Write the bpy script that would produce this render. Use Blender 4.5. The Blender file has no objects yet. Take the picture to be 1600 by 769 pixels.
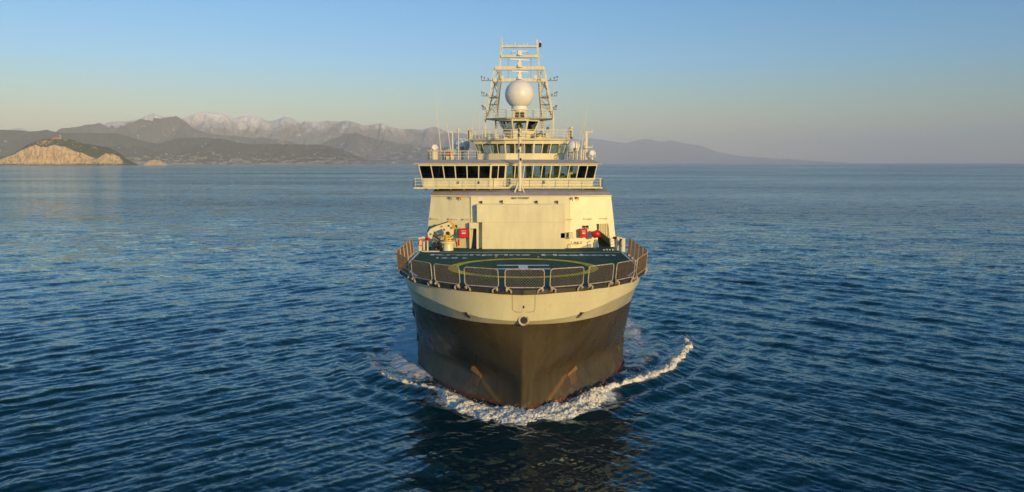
import bpy, bmesh, math, random
import numpy as np
from mathutils import Vector, Matrix

# ------------------------------------------------------------------ camera, sky, sun, exposure
SC = bpy.context.scene
COL = SC.collection
CAM_H = 20.0
cam_data = bpy.data.cameras.new('camera')
cam = bpy.data.objects.new('camera', cam_data)
COL.objects.link(cam)
cam_data.sensor_width = 36.0
cam_data.lens = 1242.0 / 1600.0 * 36.0
cam_data.clip_start = 0.5
cam_data.clip_end = 200000.0
cam.location = (0, 0, CAM_H)
cam.rotation_euler = (math.radians(90 - 5.975), 0, 0)
SC.camera = cam

SUN_EL = 10.0        # degrees above the sea
SUN_AZ = 30.0        # degrees to the right of the direction straight behind the camera
_e, _a = math.radians(SUN_EL), math.radians(SUN_AZ)
SUN_DIR = Vector((math.sin(_a) * math.cos(_e), -math.cos(_a) * math.cos(_e), math.sin(_e)))
sun_data = bpy.data.lights.new('sun', 'SUN')
sun = bpy.data.objects.new('sun', sun_data)
COL.objects.link(sun)
sun.rotation_euler = SUN_DIR.to_track_quat('Z', 'Y').to_euler()
sun_data.energy = 3.0
sun_data.angle = math.radians(0.5)
sun_data.color = (1.0, 0.64, 0.20)

world = bpy.data.worlds.new('World')
SC.world = world
world.use_nodes = True
wn = world.node_tree
wn.nodes.clear()
w_out = wn.nodes.new('ShaderNodeOutputWorld')
w_bg = wn.nodes.new('ShaderNodeBackground')
w_sky = wn.nodes.new('ShaderNodeTexSky')
w_sky.sky_type = 'NISHITA'
w_sky.sun_disc = False
w_sky.sun_elevation = math.radians(SUN_EL)
w_sky.sun_rotation = math.atan2(SUN_DIR.x, SUN_DIR.y)
w_sky.altitude = 20
w_sky.air_density = 1.0
w_sky.dust_density = 0.35
w_sky.ozone_density = 3.5
w_bg.inputs["Strength"].default_value = 0.15
# the dusky belt opposite a low sun: the air itself is warmer and dimmer near the horizon
w_tc = wn.nodes.new('ShaderNodeTexCoord')
w_sep = wn.nodes.new('ShaderNodeSeparateXYZ')
w_ramp = wn.nodes.new('ShaderNodeValToRGB')
w_mul = wn.nodes.new('ShaderNodeMix')
w_mul.data_type = 'RGBA'
w_mul.blend_type = 'MULTIPLY'
w_mul.inputs['Factor'].default_value = 1.0
wn.links.new(w_tc.outputs['Generated'], w_sep.inputs[0])
wn.links.new(w_sep.outputs['Z'], w_ramp.inputs[0])
SKY_STOPS = [(0.0, (1.0, 0.76, 0.42)), (0.05, (1.0, 0.84, 0.60)), (0.12, (0.68, 0.88, 0.98)), (0.20, (0.52, 0.84, 1.0)), (0.32, (0.34, 0.98, 1.16)), (1.0, (0.24, 1.12, 1.28))]
while len(w_ramp.color_ramp.elements) < len(SKY_STOPS):
    w_ramp.color_ramp.elements.new(0.5)
for el, (p, c) in zip(w_ramp.color_ramp.elements, SKY_STOPS):
    el.position = p
    el.color = (*c, 1)
wn.links.new(w_sky.outputs[0], w_mul.inputs['A'])
wn.links.new(w_ramp.outputs[0], w_mul.inputs['B'])
wn.links.new(w_mul.outputs['Result'], w_bg.inputs['Color'])
wn.links.new(w_bg.outputs[0], w_out.inputs['Surface'])

SC.view_settings.view_transform = 'Standard'
SC.view_settings.look = 'None'
SC.view_settings.gamma = 1.0
SC.view_settings.exposure = 0.22
SC.view_settings.use_curve_mapping = False
SC.cycles.max_bounces = 8
SC.cycles.transparent_max_bounces = 24
SC.cycles.volume_bounces = 2
SC.cycles.use_denoising = True
SC.cycles.use_adaptive_sampling = True
SC.cycles.adaptive_threshold = 0.01

# ------------------------------------------------------------------ helpers
def lin(r, g, b):
    f = lambda c: (c / 255 / 12.92) if c / 255 <= 0.04045 else ((c / 255 + 0.055) / 1.055) ** 2.4
    return (f(r), f(g), f(b))


class Nodes:
    def __init__(self, name, rough=0.5, metallic=0.0, color=(0.5, 0.5, 0.5), spec=0.5):
        self.m = bpy.data.materials.new(name)
        self.m.use_nodes = True
        self.t = self.m.node_tree
        self.b = self.t.nodes['Principled BSDF']
        self.b.inputs['Base Color'].default_value = (*color, 1)
        self.b.inputs['Roughness'].default_value = rough
        self.b.inputs['Metallic'].default_value = metallic
        self.b.inputs['Specular IOR Level'].default_value = spec

    def n(self, kind, **kw):
        nd = self.t.nodes.new(kind)
        for k, v in kw.items():
            if k in nd.inputs:
                nd.inputs[k].default_value = v
            else:
                setattr(nd, k, v)
        return nd

    def l(self, a, b):
        self.t.links.new(a, b)

    def coord(self, scale=(1, 1, 1), rot=(0, 0, 0), src='Object'):
        tc = self.n('ShaderNodeTexCoord')
        mp = self.n('ShaderNodeMapping')
        mp.inputs['Scale'].default_value = scale
        mp.inputs['Rotation'].default_value = rot
        self.l(tc.outputs[src], mp.inputs[0])
        return mp.outputs[0]

    def noise(self, vec, scale=1.0, detail=4, rough=0.55):
        nd = self.n('ShaderNodeTexNoise')
        nd.inputs['Scale'].default_value = scale
        nd.inputs['Detail'].default_value = detail
        nd.inputs['Roughness'].default_value = rough
        self.l(vec, nd.inputs['Vector'])
        return nd.outputs['Fac']

    def ramp(self, fac, stops):
        nd = self.n('ShaderNodeValToRGB')
        e = nd.color_ramp.elements
        while len(e) < len(stops):
            e.new(0.5)
        for el, (p, c) in zip(e, stops):
            el.position = p
            el.color = (*(c if hasattr(c, '__len__') else (c, c, c)), 1)
        self.l(fac, nd.inputs[0])
        return nd.outputs[0]

    def rng(self, v, a, b, c=0.0, d=1.0):
        nd = self.n('ShaderNodeMapRange')
        self.l(v, nd.inputs[0])
        for i, x in enumerate((a, b, c, d)):
            nd.inputs[i + 1].default_value = x
        return nd.outputs[0]

    def math(self, op, a, b=None):
        nd = self.n('ShaderNodeMath', operation=op)
        for i, x in enumerate((a, b)):
            if x is None:
                continue
            if isinstance(x, (int, float)):
                nd.inputs[i].default_value = x
            else:
                self.l(x, nd.inputs[i])
        return nd.outputs[0]

    def mix(self, fac, a, b, blend='MIX'):
        nd = self.n('ShaderNodeMix', data_type='RGBA', blend_type=blend)
        for k, x in (('Factor', fac), ('A', a), ('B', b)):
            s = nd.inputs[k] if k != 'Factor' else nd.inputs[0]
            if k == 'A':
                s = nd.inputs[6]
            if k == 'B':
                s = nd.inputs[7]
            if isinstance(x, (int, float)):
                s.default_value = x if k == 'Factor' else (x, x, x, 1)
            elif isinstance(x, tuple):
                s.default_value = (*x, 1)
            else:
                self.l(x, s)
        return nd.outputs[2]

    def bump(self, h, strength=0.3, dist=0.05):
        nd = self.n('ShaderNodeBump')
        nd.inputs['Strength'].default_value = strength
        nd.inputs['Distance'].default_value = dist
        self.l(h, nd.inputs['Height'])
        self.l(nd.outputs[0], self.b.inputs['Normal'])
        return nd

    def color(self, c):
        self.l(c, self.b.inputs['Base Color'])


def worn(name, color, rough=0.45, amount=0.12, scale=1.5, streak=True, metallic=0.0, rust=0.0, spec=0.5):
    """painted steel with faint vertical run-off streaks, mottling and (optionally) rust"""
    N = Nodes(name, rough, metallic, color, spec)
    v = N.coord((1, 1, 0.22) if streak else (1, 1, 1))
    f = N.noise(v, scale, 5, 0.6)
    f2 = N.noise(N.coord(), scale * 7, 3, 0.6)
    lo = tuple(c * (1 - amount * 1.6) for c in color)
    hi = tuple(min(1, c * (1 + amount * 0.6)) for c in color)
    c = N.ramp(f, [(0.3, lo), (0.7, hi)])
    c = N.mix(N.rng(f2, 0.45, 0.75, 0, amount), c, tuple(x * 0.55 for x in color))
    if rust:
        r = N.noise(N.coord((1, 1, 0.35)), scale * 3.1, 6, 0.7)
        c = N.mix(N.rng(r, 0.72 - rust * 0.3, 0.82 - rust * 0.3, 0, 0.8), c, (0.16, 0.055, 0.018))
    N.color(c)
    N.l(N.rng(f2, 0.2, 0.8, rough * 0.8, min(1, rough * 1.25)), N.b.inputs['Roughness'])
    return N.m


def tag(o, label=None, cat=None, group=None, kind=None):
    if label:
        o['label'] = label
    if cat:
        o['category'] = cat
    if group:
        o['group'] = group
    if kind:
        o['kind'] = kind
    return o


def empty(name, loc, label, cat, group=None):
    o = bpy.data.objects.new(name, None)
    COL.objects.link(o)
    o.location = loc
    return tag(o, label, cat, group)


class MB:
    """collects shapes, then links them as ONE mesh object"""

    def __init__(self):
        self.v = []
        self.f = []
        self.mi = []
        self.cur = 0

    def add(self, vs, fs):
        k = len(self.v)
        self.marks = getattr(self, 'marks', [])
        self.marks.append((k, len(self.f)))
        self.v += [tuple(p) for p in vs]
        for f in fs:
            self.f.append(tuple(i + k for i in f))
            self.mi.append(self.cur)
        return self

    def hexa(self, b, t):
        self.add(list(b) + list(t), [(3, 2, 1, 0), (4, 5, 6, 7), (0, 1, 5, 4), (1, 2, 6, 5), (2, 3, 7, 6), (3, 0, 4, 7)])
        return self

    def box(self, x0, x1, y0, y1, z0, z1, ch=0.0):
        if ch <= 0:
            return self.hexa([(x0, y0, z0), (x1, y0, z0), (x1, y1, z0), (x0, y1, z0)],
                             [(x0, y0, z1), (x1, y0, z1), (x1, y1, z1), (x0, y1, z1)])
        c = min(ch, (x1 - x0) / 2.1, (y1 - y0) / 2.1, (z1 - z0) / 2.1)
        def ring(z, d):
            return [(x0 + c + d, y0 + d, z), (x1 - c - d, y0 + d, z), (x1 - d, y0 + c + d, z), (x1 - d, y1 - c - d, z),
                    (x1 - c - d, y1 - d, z), (x0 + c + d, y1 - d, z), (x0 + d, y1 - c - d, z), (x0 + d, y0 + c + d, z)]
        rs = [ring(z0, c * 0.7), ring(z0 + c, 0), ring(z1 - c, 0), ring(z1, c * 0.7)]
        return self.rings(rs, True, True)

    def rings(self, rs, cap0=True, cap1=True, closed=True):
        n = len(rs[0])
        vs = [p for r in rs for p in r]
        fs = []
        for i in range(len(rs) - 1):
            for j in range(n if closed else n - 1):
                k = (j + 1) % n
                fs.append((i * n + j, i * n + k, (i + 1) * n + k, (i + 1) * n + j))
        if cap0:
            fs.append(tuple(range(n - 1, -1, -1)))
        if cap1:
            fs.append(tuple((len(rs) - 1) * n + j for j in range(n)))
        return self.add(vs, fs)

    def tube(self, pts, r, n=6, closed=False, flat=None):
        pts = [Vector(p) for p in pts]
        R = r if hasattr(r, '__len__') else [r] * len(pts)
        rs = []
        m = len(pts)
        up = None
        for i, p in enumerate(pts):
            if closed:
                d = (pts[(i + 1) % m] - pts[i - 1])
            else:
                d = (pts[min(i + 1, m - 1)] - pts[max(i - 1, 0)])
            d = d.normalized() if d.length > 1e-9 else Vector((0, 0, 1))
            if up is None:
                up = Vector((0, 0, 1)) if abs(d.z) < 0.9 else Vector((0, 1, 0))
            a = d.cross(up)
            a = a.normalized() if a.length > 1e-6 else Vector((1, 0, 0))
            b = a.cross(d).normalized()
            up = b
            rs.append([p + (a * math.cos(2 * math.pi * (k + .5) / n) + b * math.sin(2 * math.pi * (k + .5) / n)) * R[i] for k in range(n)])
        if closed:
            rs.append(rs[0])
            return self.rings(rs, False, False)
        return self.rings(rs)

    def bar(self, a, b, w, h=None):
        """square bar from a to b"""
        a, b = Vector(a), Vector(b)
        h = h or w
        d = (b - a).normalized()
        up = Vector((0, 0, 1)) if abs(d.z) < 0.9 else Vector((0, 1, 0))
        s = d.cross(up).normalized() * w / 2
        u = s.cross(d).normalized() * h / 2
        return self.hexa([a - s - u, a + s - u, a + s + u, a - s + u], [b - s - u, b + s - u, b + s + u, b - s + u])

    def lathe(self, c, prof, n=24, axis='Z'):
        c = Vector(c)
        rs = []
        for r, z in prof:
            ring = []
            for k in range(n):
                a = 2 * math.pi * k / n
                x, y = r * math.cos(a), r * math.sin(a)
                ring.append(c + (Vector((x, y, z)) if axis == 'Z' else Vector((x, z, y)) if axis == 'Y' else Vector((z, x, y))))
            rs.append(ring)
        return self.rings(rs)

    def sphere(self, c, r, n=24, m=14, z0=-1.0, sc=(1, 1, 1)):
        c = Vector(c)
        rs = []
        a0 = math.asin(z0)
        for i in range(m + 1):
            a = a0 + (math.pi / 2 - a0) * i / m
            rr = max(math.cos(a), 0.002)
            rs.append([c + Vector((r * rr * math.cos(2 * math.pi * k / n) * sc[0], r * rr * math.sin(2 * math.pi * k / n) * sc[1], r * math.sin(a) * sc[2])) for k in range(n)])
        return self.rings(rs)

    def prism(self, poly, z0, z1):
        b = [(x, y, z0) for x, y in poly]
        t = [(x, y, z1) for x, y in poly]
        return self.rings([b, t])

    def pieces(self):
        """the shapes collected, each as a collector of its own"""
        out = []
        ends = self.marks[1:] + [(len(self.v), len(self.f))]
        for (v0, f0), (v1, f1) in zip(self.marks, ends):
            m = MB()
            m.v = self.v[v0:v1]
            m.f = [tuple(i - v0 for i in f) for f in self.f[f0:f1]]
            m.mi = self.mi[f0:f1]
            out.append(m)
        return out

    def build(self, name, mats, parent=None, smooth=False, off=(0, 0, 0), angle=None):
        me = bpy.data.meshes.new(name)
        V = [(p[0] - off[0], p[1] - off[1], p[2] - off[2]) for p in self.v]
        me.from_pydata(V, [], self.f)
        mats = mats if isinstance(mats, (list, tuple)) else [mats]
        for m in mats:
            me.materials.append(m)
        if len(mats) > 1:
            me.polygons.foreach_set('material_index', self.mi)
        me.update()
        bm = bmesh.new()
        bm.from_mesh(me)
        bmesh.ops.recalc_face_normals(bm, faces=bm.faces)
        bm.to_mesh(me)
        bm.free()
        if smooth:
            me.polygons.foreach_set('use_smooth', [True] * len(me.polygons))
            if angle:
                me.set_sharp_from_angle(angle=math.radians(angle))
        o = bpy.data.objects.new(name, me)
        COL.objects.link(o)
        o.parent = parent
        return o


def _hash(ix, iy, seed):
    h = (ix.astype(np.int64) * 374761393 + iy.astype(np.int64) * 668265263 + seed * 1442695041) & 0xFFFFFFFF
    h = ((h ^ (h >> 13)) * 1274126177) & 0xFFFFFFFF
    h = ((h ^ (h >> 16)) * 2246822519) & 0xFFFFFFFF
    return ((h ^ (h >> 15)) & 0xFFFFFF) / float(0xFFFFFF)


def vnoise(x, y, seed=0):
    ix, iy = np.floor(x), np.floor(y)
    fx, fy = x - ix, y - iy
    fx = fx * fx * fx * (fx * (fx * 6 - 15) + 10)
    fy = fy * fy * fy * (fy * (fy * 6 - 15) + 10)
    a, b = _hash(ix, iy, seed), _hash(ix + 1, iy, seed)
    c, d = _hash(ix, iy + 1, seed), _hash(ix + 1, iy + 1, seed)
    return (a * (1 - fx) + b * fx) * (1 - fy) + (c * (1 - fx) + d * fx) * fy


def fbm(x, y, octs=5, seed=0, gain=0.5, ridged=False):
    s = 0
    a = 1.0
    t = 0
    for k in range(octs):
        n = vnoise(x * 2 ** k + 17.3 * k, y * 2 ** k - 9.1 * k, seed + k)
        if ridged:
            n = 1 - np.abs(2 * n - 1)
        s = s + a * n
        t += a
        a *= gain
    return s / t


def grid_mesh(name, X, Y, Z, mat, keep=None, attrs=None):
    r, c = X.shape
    me = bpy.data.meshes.new(name)
    idx = np.arange(r * c).reshape(r, c)
    q = np.stack([idx[:-1, :-1], idx[:-1, 1:], idx[1:, 1:], idx[1:, :-1]], -1).reshape(-1, 4)
    V = np.stack([X, Y, Z], -1).reshape(-1, 3)
    if keep is not None:
        k = keep.reshape(-1)
        q = q[k[q].any(1)]
        used = np.zeros(len(V), bool)
        used[q.reshape(-1)] = True
        new = np.cumsum(used) - 1
        q = new[q]
        V = V[used]
    else:
        used = np.ones(len(V), bool)
    me.vertices.add(len(V))
    me.vertices.foreach_set('co', V.astype(np.float32).ravel())
    me.loops.add(len(q) * 4)
    me.loops.foreach_set('vertex_index', q.astype(np.int32).ravel())
    me.polygons.add(len(q))
    me.polygons.foreach_set('loop_start', (np.arange(len(q)) * 4).astype(np.int32))
    me.polygons.foreach_set('use_smooth', np.ones(len(q), bool))
    for nm, A in (attrs or {}).items():
        at = me.attributes.new(nm, 'FLOAT', 'POINT')
        at.data.foreach_set('value', A.reshape(-1)[used].astype(np.float32))
    me.update(calc_edges=True)
    me.validate()
    me.materials.append(mat)
    o = bpy.data.objects.new(name, me)
    COL.objects.link(o)
    return o


def smooth01(x):
    x = np.clip(x, 0, 1)
    return x * x * (3 - 2 * x)

# ------------------------------------------------------------------ the sea
SHIP_X = 0.9      # the ship's centre line
rng = np.random.RandomState(7)


def seg_dist(px, py, line):
    """distance to a polyline, the parameter along it (0..1) and the signed side"""
    best = np.full(px.shape, 1e9)
    par = np.zeros(px.shape)
    n = len(line) - 1
    for i in range(n):
        (ax, ay), (bx, by) = line[i], line[i + 1]
        dx, dy = bx - ax, by - ay
        t = np.clip(((px - ax) * dx + (py - ay) * dy) / (dx * dx + dy * dy), 0, 1)
        d = np.hypot(px - ax - t * dx, py - ay - t * dy)
        m = d < best
        best = np.where(m, d, best)
        par = np.where(m, (i + t) / n, par)
    return best, par


S = SHIP_X
CREST_R = [(5.2 + S, 65.3), (7.6 + S, 68.2), (9.8 + S, 70.0), (12.2 + S, 72.3), (14.2 + S, 75.1), (16.5 + S, 80.1), (18.3 + S, 84.4), (18.8 + S, 89.7)]
CREST_L = [(-6.2 + S, 66.0), (-8.0 + S, 68.3), (-10.1 + S, 70.0), (-12.1 + S, 71.7), (-13.6 + S, 74.2), (-14.9 + S, 77.5), (-16.0 + S, 81.5)]
BOW_FOAM = [(-6.6 + S, 66.3), (-5.7 + S, 64.8), (-4.2 + S, 63.2), (-2.2 + S, 62.0), (0 + S, 61.2), (2.3 + S, 62.1), (4.5 + S, 63.6), (6.1 + S, 65.3), (6.9 + S, 66.5)]

waves = []
for k in range(96):
    lam = 0.55 * (11 / 0.55) ** rng.rand()
    grp = k % 3
    if grp == 0:      # train reaching in from the left quarter
        th = math.radians(52 + rng.randn() * 12)
    elif grp == 1:    # train reaching in from the right quarter
        th = math.radians(128 + rng.randn() * 12)
    else:
        th = math.radians(90 + rng.randn() * 30)
    slope = 0.034 * (0.55 + 0.9 * rng.rand()) * (1.25 if lam < 1.6 else 0.92 if lam < 4 else 0.42)
    waves.append((lam, th, slope * lam / (2 * math.pi), rng.rand() * 6.283, grp))


def sea_height(X, Y, spacing):
    Z = np.zeros(X.shape)
    side = smooth01((X + 60) / 120.0)      # 0 left, 1 right
    gust = 0.65 + 0.7 * fbm(X / 60.0, Y / 60.0, 3, 5)
    for lam, th, amp, ph, grp in waves:
        kx, ky = math.cos(th) * 2 * math.pi / lam, math.sin(th) * 2 * math.pi / lam
        # crests run across (kx, ky); left train leans one way, right train the other
        w = (0.25 + 1.1 * side) if grp == 0 else (1.35 - 1.1 * side) if grp == 1 else 0.55
        fade = smooth01((lam / spacing - 1.8) / 2.5)
        arg = kx * X + ky * Y + ph
        Z += amp * w * fade * (np.sin(arg) + 0.25 * np.sin(2 * arg + 0.6)) * 1.0
    Z *= gust
    # waves thrown out by the bow
    for line, h in ((CREST_R, 0.42), (CREST_L, 0.30)):
        d, t = seg_dist(X, Y, line)
        Z += h * np.exp(-(d / 1.1) ** 2) * (1 - 0.5 * t)
        Z += 0.5 * h * np.exp(-(d / 6.0) ** 2) * np.cos(d * 1.9)* (d > 0.8) * smooth01((d-0.8)/1.5)
    return Z


def bow_wake_masks(X, Y):
    """froth lying between the bow crests and the hull, 0..1"""
    xr = np.abs(X - S)
    right = X > S
    reach = np.interp(Y, [66, 70, 75, 80, 85, 90, 100, 115, 140], [5.5, 9, 13.5, 16, 16.5, 16, 15.5, 15.5, 15])
    reach = np.where(right, reach, np.interp(Y, [66, 70, 75, 80, 90, 100, 120, 140], [5.5, 9.5, 13.2, 14.8, 15.5, 15.5, 15.5, 15.0]))
    m = smooth01((reach - xr) / 2.0) * smooth01((Y - 67) / 9.0) * smooth01((150 - Y) / 50)
    m *= np.where(right, 0.25 + 0.75 * np.exp(-((Y - 98) / 11.0) ** 2) + 0.25 * np.exp(-((Y - 76) / 9.0) ** 2), 1.0 - 0.4 * smooth01((Y - 85) / 25))
    d1, t1 = seg_dist(X, Y, BOW_FOAM)
    m = np.maximum(m, 0.85 * smooth01((2.2 - d1) / 1.5))
    for line in (CREST_R, CREST_L):
        d2, t2 = seg_dist(X, Y, line)
        k2 = 1.0 if line is CREST_R else 0.55
        inner = k2 * np.where(np.abs(X - S) < np.interp(Y, [p[1] for p in line], [abs(p[0] - S) for p in line]), 2.8, 0.9)
        m = np.maximum(m, 1.0 * smooth01((inner - d2) / inner) * (1 - 0.4 * t2))
    return m


def build_sea(mat):
    th = np.concatenate([np.linspace(-180, -48, 34), np.linspace(-46, 46, 1150), np.linspace(48, 180, 34)])
    th = np.radians(th)
    px = np.concatenate([np.linspace(1200, 360, 40), np.linspace(358, 14, 640), np.geomspace(13.6, 0.2, 46)])
    d = CAM_H * 795.0 / px
    T, D = np.meshgrid(th, d)
    X, Y = D * np.sin(T), D * np.cos(T)
    rowsp = np.abs(np.gradient(d))[:, None]
    colsp = D * np.abs(np.gradient(th))[None, :]
    sp = np.maximum(rowsp, colsp)
    Z = sea_height(X, Y, sp)
    Z = np.where(D < 30, Z * 0.5, Z)
    hull_in = (np.abs(X - S) < 10.4 * np.clip((Y - 64) / 15, 0, 1) ** 0.5) & (Y > 64) & (Y < 150)
    Z = np.where(hull_in, Z - 0.3, Z)
    foam = bow_wake_masks(X, Y)
    o = grid_mesh('sea', X, Y, Z, mat, attrs={'froth': foam, 'unresolved': 1.0 + 1.1 * smooth01((np.log10(np.maximum(D, 1)) - 1.85) / 0.8)})
    o['kind'] = 'structure'
    return o


def sea_material():
    N = Nodes('sea_water', 0.06, 0, (0.0003, 0.042, 0.064))
    v = N.coord((1, 1, 1))
    # ripples too small for the mesh: slopes added to the normal, stretched along the crests
    slick = N.noise(N.coord((0.0012, 0.0045, 1)), 1.0, 4, 0.6)
    st = N.rng(slick, 0.38, 0.62, 0.4, 1.1)
    tot = None
    for sc, rot, scale, det, amp in (((0.55, 1.0, 1), 0.2, 1.3, 3, 0.48), ((0.6, 1.0, 1), -0.35, 5.0, 3, 0.44), ((0.4, 1.0, 1), 0.05, 0.22, 3, 0.40)):
        nd = N.n('ShaderNodeTexNoise')
        nd.inputs['Scale'].default_value = scale
        nd.inputs['Detail'].default_value = det
        nd.inputs['Roughness'].default_value = 0.6
        N.l(N.coord(sc, (0, 0, rot)), nd.inputs['Vector'])
        sub = N.n('ShaderNodeVectorMath', operation='SUBTRACT')
        N.l(nd.outputs['Color'], sub.inputs[0])
        sub.inputs[1].default_value = (0.5, 0.5, 0.5)
        mul = N.n('ShaderNodeVectorMath', operation='MULTIPLY')
        N.l(sub.outputs[0], mul.inputs[0])
        mul.inputs[1].default_value = (amp * 0.7, amp * 1.25, 0)
        if tot is None:
            tot = mul.outputs[0]
        else:
            ad = N.n('ShaderNodeVectorMath', operation='ADD')
            N.l(tot, ad.inputs[0])
            N.l(mul.outputs[0], ad.inputs[1])
            tot = ad.outputs[0]
    scl = N.n('ShaderNodeVectorMath', operation='SCALE')
    N.l(tot, scl.inputs[0])
    un = N.n('ShaderNodeAttribute', attribute_name='unresolved')
    N.l(N.math('MULTIPLY', st, un.outputs['Fac']), scl.inputs['Scale'])
    geo = N.n('ShaderNodeNewGeometry')
    ad = N.n('ShaderNodeVectorMath', operation='ADD')
    N.l(geo.outputs['Normal'], ad.inputs[0])
    N.l(scl.outputs[0], ad.inputs[1])
    nrm = N.n('ShaderNodeVectorMath', operation='NORMALIZE')
    N.l(ad.outputs[0], nrm.inputs[0])
    # froth
    at = N.n('ShaderNodeAttribute', attribute_name='froth')
    f1 = N.noise(N.coord((1, 0.8, 1)), 0.55, 7, 0.72)
    f2 = N.noise(N.coord(), 2.6, 6, 0.75)
    ff = N.math('ADD', N.math('MULTIPLY', f1, 0.6), N.math('MULTIPLY', f2, 0.4))
    thr = N.math('ADD', ff, N.math('MULTIPLY', at.outputs['Fac'], 0.25))
    lace = N.rng(thr, 0.63, 0.74)
    haze = N.math('MULTIPLY', at.outputs['Fac'], N.rng(f1, 0.4, 0.65, 0.0, 0.50))
    lace = N.math('MULTIPLY', N.math('MAXIMUM', lace, haze), N.rng(at.outputs['Fac'], 0.02, 0.15))
    dif = N.n('ShaderNodeBsdfDiffuse')
    dif.inputs['Color'].default_value = (0.0002, 0.018, 0.026, 1)
    gls = N.n('ShaderNodeBsdfGlossy')
    gls.inputs['Color'].default_value = (0.80, 0.96, 1.0, 1)
    gls.inputs['Roughness'].default_value = 0.06
    N.l(nrm.outputs[0], gls.inputs['Normal'])
    fr = N.n('ShaderNodeFresnel')
    fr.inputs['IOR'].default_value = 1.333
    N.l(nrm.outputs[0], fr.inputs['Normal'])
    mx = N.n('ShaderNodeMixShader')
    N.l(N.math('MULTIPLY', fr.outputs[0], 1.0), mx.inputs[0])
    N.l(dif.outputs[0], mx.inputs[1])
    N.l(gls.outputs[0], mx.inputs[2])
    fo = N.n('ShaderNodeBsdfDiffuse')
    fo.inputs['Color'].default_value = (0.66, 0.68, 0.70, 1)
    mf = N.n('ShaderNodeMixShader')
    N.l(lace, mf.inputs[0])
    N.l(mx.outputs[0], mf.inputs[1])
    N.l(fo.outputs[0], mf.inputs[2])
    out = [n for n in N.t.nodes if n.type == 'OUTPUT_MATERIAL'][0]
    N.l(mf.outputs[0], out.inputs['Surface'])
    N.t.nodes.remove(N.b)
    return N.m


build_sea(sea_material())


# the crests of white water: ragged height fields that dip under the sea at their rims
def foam_material():
    N = Nodes('white_water', 0.75, 0, (0.78, 0.80, 0.82))
    f = N.noise(N.coord(), 5.0, 8, 0.75)
    g = N.noise(N.coord(), 1.6, 5, 0.65)
    N.color(N.mix(N.rng(N.math('ADD', N.math('MULTIPLY', f, 0.7), N.math('MULTIPLY', g, 0.3)), 0.38, 0.50), (0.12, 0.15, 0.14), (0.84, 0.80, 0.72)))
    N.b.inputs['Subsurface Weight'].default_value = 0.0
    N.bump(f, 0.8, 0.15)
    return N.m


FOAM_M = foam_material()


def foam_patch(name, x0, x1, y0, y1, step, field, seed, spray=900, high=0.55):
    xs, ys = np.arange(x0, x1, step), np.arange(y0, y1, step)
    X, Y = np.meshgrid(xs, ys)
    wx = X + 0.8 * (fbm(X * 0.9, Y * 0.9, 3, seed + 40) - 0.5)
    wy = Y + 0.8 * (fbm(X * 0.9, Y * 0.9, 3, seed + 50) - 0.5)
    M = field(wx, wy)
    n = fbm(wx * 1.3, wy * 2.1, 6, seed, 0.70)
    b = fbm(wx * 6.0, wy * 6.0, 3, seed + 9, 0.7, True)
    base = sea_height(X, Y, np.full(X.shape, 0.3))
    Z = base + M * (high * (0.10 + 1.0 * n) + 0.22 * (b - 0.5)) - 0.16 * (1 - M) - 0.10 + 0.5 * (n - 0.5)
    keep = (Z > base - 0.06) & (M > 0.02)
    # droplets thrown up from the thickest white water, joined into the same froth
    o = grid_mesh(name, X, Y, Z, FOAM_M, keep=keep)
    rr = np.random.RandomState(seed)
    ii = np.argwhere((M > 0.6) & keep)
    bm = bmesh.new()
    bm.from_mesh(o.data)
    for i, j in ii[rr.randint(0, len(ii), spray)]:
        r = 0.012 + 0.028 * rr.rand() ** 2
        px_, py_ = X[i, j] + rr.randn() * 0.25, Y[i, j] + rr.randn() * 0.25
        pz = Z[i, j] + abs(rr.randn()) * 0.22
        a = rr.rand() * 6.28
        vs = [bm.verts.new((px_ + r * math.cos(a + k * 2.094), py_ + r * math.sin(a + k * 2.094), pz - r * 0.6)) for k in range(3)]
        vs.append(bm.verts.new((px_, py_, pz + r)))
        for f in ((0, 1, 3), (1, 2, 3), (2, 0, 3), (2, 1, 0)):
            bm.faces.new([vs[k] for k in f])
    bm.to_mesh(o.data)
    bm.free()
    return o


def bow_field(X, Y):
    d, t = seg_dist(X, Y, BOW_FOAM)
    w = np.interp(t, [0, 0.15, 0.35, 0.5, 0.65, 0.85, 1], [0.5, 1.5, 2.3, 2.3, 2.3, 1.6, 0.5])
    return smooth01(1.25 - d / w) * 1.0


def crest_field(line, w0, w1):
    def f(X, Y):
        d, t = seg_dist(X, Y, line)
        w = w0 + (w1 - w0) * t
        w = w * (0.45 + 1.1 * vnoise(t * 23.0, t * 0 + 3.3, 4))
        return smooth01(1.3 - d / w) * smooth01((1 - t) / 0.06)
    return f


o = foam_patch('bow_wave_foam', -9 + S, 9.5 + S, 57.5, 70, 0.055, bow_field, 3, high=0.40)
tag(o, 'thick white foam piled up across the front of the ship\'s stem', 'foam', None, 'stuff')
o = foam_patch('crest_foam', 4 + S, 21 + S, 63, 92, 0.09, crest_field(CREST_R, 0.46, 0.36), 11, 500, high=0.5)
tag(o, 'thin curling line of sunlit white foam running out right of the bow', 'foam', None, 'stuff')
o = foam_patch('crest_foam', -18 + S, -5 + S, 63, 84, 0.07, crest_field(CREST_L[:5], 0.24, 0.10), 21, 150, high=0.32)
tag(o, 'short broken line of foam running out left of the bow', 'foam', None, 'stuff')

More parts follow.
